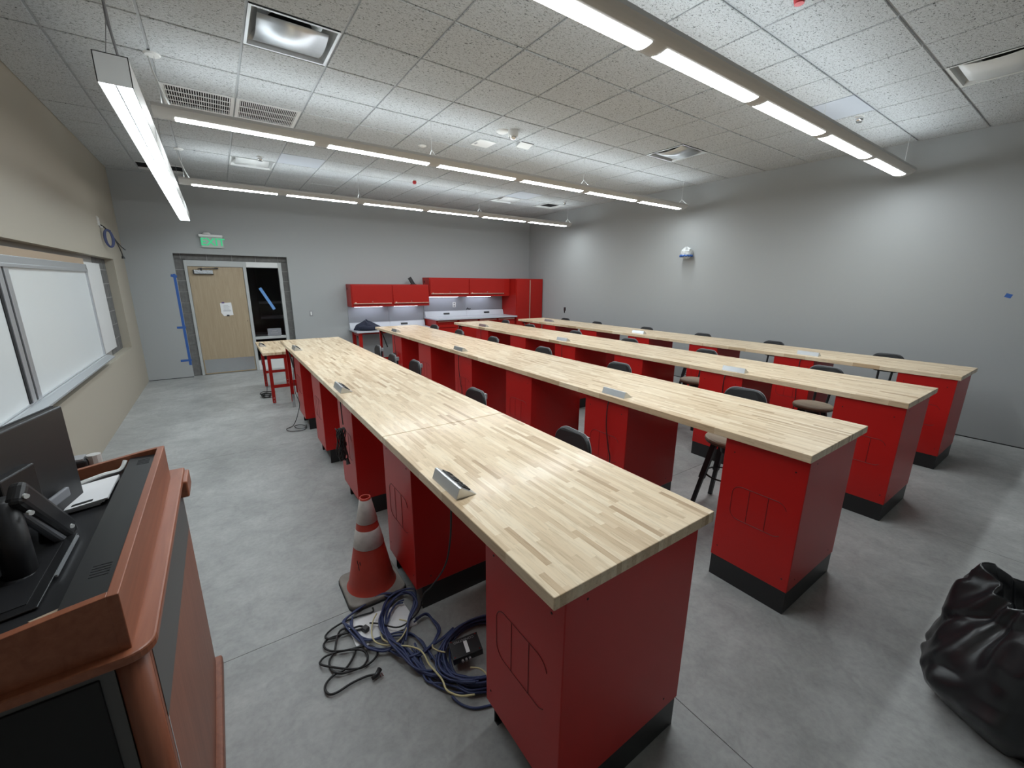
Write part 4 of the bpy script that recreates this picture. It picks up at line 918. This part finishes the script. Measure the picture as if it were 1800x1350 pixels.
# black converter box
t = thing('converter_box', 'small black electronics box lying on the blue cable coil', 'electronics', (.79, 1.52, .03))
Mz = Matrix.Rotation(math.radians(-14), 3, 'Z') @ Matrix.Rotation(math.radians(-6), 3, 'Y'); C0 = Vector((.795, 1.525, .062))
bd = MB().obox(C0, (.150, .110, .034), Mz).build('case', 'black_plastic', t, bevel=.002)
MB().obox(C0+Mz @ Vector((.004, -.008, .0176)), (.018, .07, .001), Mz).build('label_sticker', 'paper', bd)
for dx, dy in ((-.063, -.047), (.063, -.047), (.063, .047), (-.063, .047)):
    MB().obox(C0+Mz @ Vector((dx, dy, .0176)), (.007, .007, .001), Mz).build('screw', 'chrome', bd)
for k in range(3): MB().tube([C0+Mz @ Vector((-.03+k*.018, -.055, -.002)), C0+Mz @ Vector((-.03+k*.018, -.068, -.002))], .006, 10).build('connector', 'cable_grey', bd)
MM = Matrix.Translation(C0+Mz @ Vector((.0, .036, .0175))) @ Mz.to_4x4() @ Matrix.Rotation(math.pi, 4, 'Z')
text_mesh('lettering', 'CONINTMO', .019, 'cable_grey', bd, MM, .0004)

# trash bag at the right edge
bxc, byc = 2.66, -.14
t = thing('trash_bag', 'bulging black plastic trash bag at the lower right picture edge', 'trash bag', (bxc, byc, 0))
m = MB(); rows = []; NU = 120; NV = 70
def bag_r(u, v):
    prof = .375-.155*max(0., v-.24)/.76 if v > .24 else .300+.075*math.sin(math.pi/2*v/.24)
    sq = 1/(abs(math.cos(u-.62))**5+abs(math.sin(u-.62))**5)**.2
    k_ = 1+(sq-1)*(.15+.75*v); d = Vector((math.cos(u), math.sin(u), 0))
    sag = .050*noise.noise(Vector((d.x*1.7+3, d.y*1.7, v*1.6)))
    ridge = -.045*abs(noise.noise(Vector((d.x*2.4+9, d.y*2.4+2, v*1.3+.8*d.x))))
    pleat = .012*math.sin(17*u+2.5*noise.noise(Vector((d.x*3, d.y*3, v*2))))*max(0, v-.35)**1.2*1.6
    crease = .010*noise.noise(Vector((d.x*6+v*3, d.y*6, v*2.5)))-.020*max(0., .25-abs(noise.noise(Vector((d.x*2.1+1.3*v+6, d.y*2.1-v, v*2.2)))))/.25
    return prof*k_+sag+ridge+pleat+crease
def bag_top(u): return .59+.045*math.cos(4*(u-.62-math.pi/4))+.02*noise.noise(Vector((math.cos(u)*3, math.sin(u)*3, 1)))
for j in range(NV):
    v = j/(NV-1); row = []
    for i in range(NU):
        u = 2*math.pi*i/NU; r_ = bag_r(u, v); row.append((bxc+r_*math.cos(u), byc+r_*math.sin(u), .001+bag_top(u)*v))
    row.append(row[0]); rows.append(row)
top = rows[-1]
for q, (sc, dz) in enumerate(((.975, .006), (.94, -.01), (.90, -.05), (.84, -.10), (.6, -.16), (.3, -.18), (.02, -.18))):
    rows.append([(bxc+(p[0]-bxc)*sc, byc+(p[1]-byc)*sc, p[2]+dz+.015*noise.noise(Vector((p[0]*7, p[1]*7, q*.6)))) for p in top])
m.grid(rows).build('bag_body', 'bag', t, smooth=True)

# ------------------------------------------------------------------ lectern
t = thing('lectern', 'cherry wood lectern with black console top in the lower left corner', 'lectern', (-.62, 1.62, 0))
LX1, LY0, LY1 = -.235, 1.085, 2.165; LX0 = -1.02
b = MB().box(LX0, LX1, LY0+.03, LY1-.03, .06, 1.03).build('body', 'cherry_side', t, bevel=.003)
bx('top_strip', 'lectern_strip', t, LX1-.002, LX1+.0015, LY0+.05, LY1-.05, .80, 1.03)
bx('plinth', 'cherry_side', t, LX0-.02, LX1+.025, LY0-.01, LY1+.01, 0, .06, .010)
for y in (LY0+.03, LY1-.03): MB().tube([(LX1-.03, y, .06), (LX1-.03, y, 1.03)], .030, 14).build('corner_post', 'cherry_side', t, smooth=True)
bx('front_door', 'black_matte', t, LX0+.05, LX1-.085, LY0+.012, LY0+.035, .09, 1.0, .003)
bx('front_panel', 'lectern_strip', t, LX0+.03, LX1-.06, LY0+.018, LY0+.045, .07, 1.02)
bx('groove_trim', 'alu_frame', t, LX1-.003, LX1+.001, LY0+.052, LY0+.058, .06, .93)
MB().prism([(LX0-.03, LY0-.012), *[(LX1-.032+.05*math.sin(a*math.pi/12), LY0+.038-.05*math.cos(a*math.pi/12)) for a in range(7)], (LX1+.018, LY1+.018), (LX0-.03, LY1+.018)], 'z', 1.03, 1.054).build('ledge', 'cherry', t, bevel=.005)
bx('end_rail', 'cherry', t, LX1-.015, LX1+.032, LY1-.12, LY1+.025, .97, 1.040, .006)
UX, UZ = -.257, 1.195
bx('audience_panel', 'cherry', t, UX-.021, UX, LY0+.012, LY1-.075, 1.052, UZ, .002)
def cheek(y, name):
    poly = [(UX-.02, 1.052), (UX-.02, UZ)]
    for k in range(1, 13):
        u = k/12; poly.append((UX-.02-.72*u, UZ-.085*u**1.4-.02*math.sin(math.pi*u)))
    poly.append((UX-.74, 1.052)); MB().prism(poly, 'y', y, y+.021).build(name, 'cherry', t, bevel=.0015)
cheek(LY0+.012, 'cheek_panel'); cheek(LY1-.096, 'cheek_panel')
yA, yB = LY0+.034, LY1-.097
dk = MB().prism([(UX-.021, UZ-.028), (UX-.105, UZ-.03), (UX-.105, UZ-.055), (UX-.74, UZ-.139), (UX-.74, UZ-.143), (UX-.021, UZ-.06)], 'y', yA, yB).build('console_deck', 'black_plastic', t)
bx('speaker_shelf', 'black_base', t, UX-.104, UX-.0215, yA, yB, UZ-.028, UZ-.022)
for yc in (LY0+.15, LY1-.19):
    for k in range(5): bx('speaker_slot', 'black_matte', t, UX-.075, UX-.04, yc+k*.012, yc+k*.012+.004, UZ-.0222, UZ-.0212)
sl = math.atan2(.09, .635); Ms = Matrix.Rotation(-sl, 3, 'Y')
dz = lambda x: UZ-.055-(UX-.105-x)*(.084/.635)
MB().obox((UX-.27, LY0+.32, dz(UX-.27)+.004), (.22, .34, .004), Ms).build('touch_panel', 'black_base', t, bevel=.002)
MB().obox((UX-.27, LY0+.32, dz(UX-.27)+.0065), (.17, .28, .002), Ms).build('touch_screen', 'black_plastic', t)
MB().obox((UX-.155, LY0+.36, dz(UX-.155)+.010), (.004, .20, .006), Ms).build('panel_edge', 'alu_frame', t)
# papers on the deck
t = thing('paper_stack', 'stack of white booklets lying on the lectern console', 'paper', (UX-.17, 1.86, dz(UX-.17)))
for k in range(3):
    xx, yy = UX-.185+.006*k, 1.855-.004*k; MB().obox((xx, yy, dz(xx)+.006+.006*k), (.105, .20, .0055), Ms @ Matrix.Rotation(-.10+.05*k, 3, 'Z')).build('booklet', 'paper', t)
MB().obox((UX-.185, 1.765, dz(UX-.185)+.021), (.05, .014, .002), Ms).build('torn_edge', 'cable_black', t)
t = thing('cable_strap', 'white folded cable strap by the far end of the lectern console', 'cable', (UX-.17, 2.0, 1.15))
MB().tube(spline([(UX-.23, 1.965, 1.145), (UX-.17, 1.985, 1.155), (UX-.13, 2.02, 1.15), (UX-.115, 2.045, 1.175)], 5), .007, 6).build('strap', 'white_plastic', t)
t = thing('paper_scrap', 'small torn paper scrap on the near lectern edge', 'paper', (UX-.14, LY0+.06, 1.16))
MB().prism([(UX-.13, LY0+.042), (UX-.05, LY0+.06), (UX-.085, LY0+.085), (UX-.15, LY0+.06)], 'z', UZ-.034, UZ-.031).build('scrap', 'tan_wood', t)
# document camera / box behind the lectern
t = thing('charger_box', 'grey box clipped behind the far end of the lectern', 'electronics', (-.53, 2.19, 1.0))
MB().box(-.60, -.50, 2.155, 2.23, 1.052, 1.165).build('case', 'black_plastic', t, bevel=.006); MB().tube([(-.485, 2.19, 1.052), (-.485, 2.19, 1.175)], .022, 10).build('post', 'fixture_body', t); bx('tray', 'cable_grey', t, -.60, -.51, 2.16, 2.22, 1.165, 1.172)

# ------------------------------------------------------------------ monitor on arm
dv = Vector((-.236, -.972, 0)).normalized(); nv = Vector((dv.y, -dv.x, 0)) # nv points to the room side
nv = Vector((.972, -.236, 0)).normalized()
t = thing('monitor', 'black flat monitor on a jointed arm seen from behind at left', 'monitor', (-.53, 1.60, 1.1))
P0 = Vector((-.468, 1.870, 0)); Wm = .56; cM = P0+dv*(Wm/2)
Mm = Matrix((( nv.x, dv.x, 0), (nv.y, dv.y, 0), (0, 0, 1)))
bk = MB().obox((cM.x, cM.y, 1.283), (.022, Wm, .338), Mm).build('panel_back', 'black_plastic', t, bevel=.004)
MB().obox(Vector((cM.x, cM.y, 1.283))-nv*.014, (.008, Wm+.004, .342), Mm).build('bezel', 'black_matte', t, bevel=.002)
MB().obox(Vector((cM.x, cM.y, 1.28))+nv*.02, (.028, .13, .13), Mm).build('mount_plate', 'black_base', t, bevel=.004)
MB().obox(Vector((cM.x, cM.y, 1.20))+nv*.026+dv*-.13, (.012, .10, .03), Mm).build('cable_cover', 'sign_grey', t, bevel=.004)
A = Vector((cM.x, cM.y, 1.27))+nv*.05; B = Vector((-.445, 1.50, 1.185)); Cc = Vector((-.43, 1.30, 1.28))
t2 = t
MB().tube([Vector((-.492, 1.43, 1.06)), Vector((-.492, 1.43, 1.33))], .030, 24).build('arm_post', 'black_plastic', t2, smooth=True)
MB().lathe([(.05, 0), (.06, .01), (.06, .03), (.036, .05)], (-.492, 1.43, 1.085), 20, cap0=True).build('clamp_base', 'black_plastic', t2)
def link(a, b, w_, h_, name, m='black_plastic'):
    a, b = Vector(a), Vector(b); d = (b-a); L = d.length; x_ = d.normalized(); y_ = Vector((0, 0, 1)).cross(x_).normalized(); z_ = x_.cross(y_)
    M = Matrix(((x_.x, y_.x, z_.x), (x_.y, y_.y, z_.y), (x_.z, y_.z, z_.z)))
    o = MB().obox((a+b)/2, (L+h_*.6, w_, h_), M).build(name, m, t2, bevel=min(w_, h_)*.42, seg=3); return o
A = Vector((cM.x, cM.y, 1.27))+nv*.03
l1 = link((-.462, 1.435, 1.335), (-.446, 1.60, 1.150), .034, .062, 'lower_link')
l2 = link((-.470, 1.445, 1.285), (-.452, 1.585, 1.118), .026, .024, 'tension_rod', 'sign_grey')
l3 = link((-.455, 1.60, 1.15), (A.x, A.y, 1.27), .034, .05, 'upper_link')
for p in ((-.462, 1.435, 1.335), (-.462, 1.435, 1.29), (-.446, 1.60, 1.160), (-.446, 1.60, 1.125)):
    MB().tube([Vector(p)+Vector((.012, -.012, 0)), Vector(p)+Vector((.019, -.019, 0))], .006, 10).build('pivot_pin', 'white_metal', t2)
MB().lathe([(.036, -.04), (.04, 0), (.036, .03)], (-.468, 1.62, 1.125), 18, cap0=True, cap1=True).build('joint_hub', 'black_base', t2)
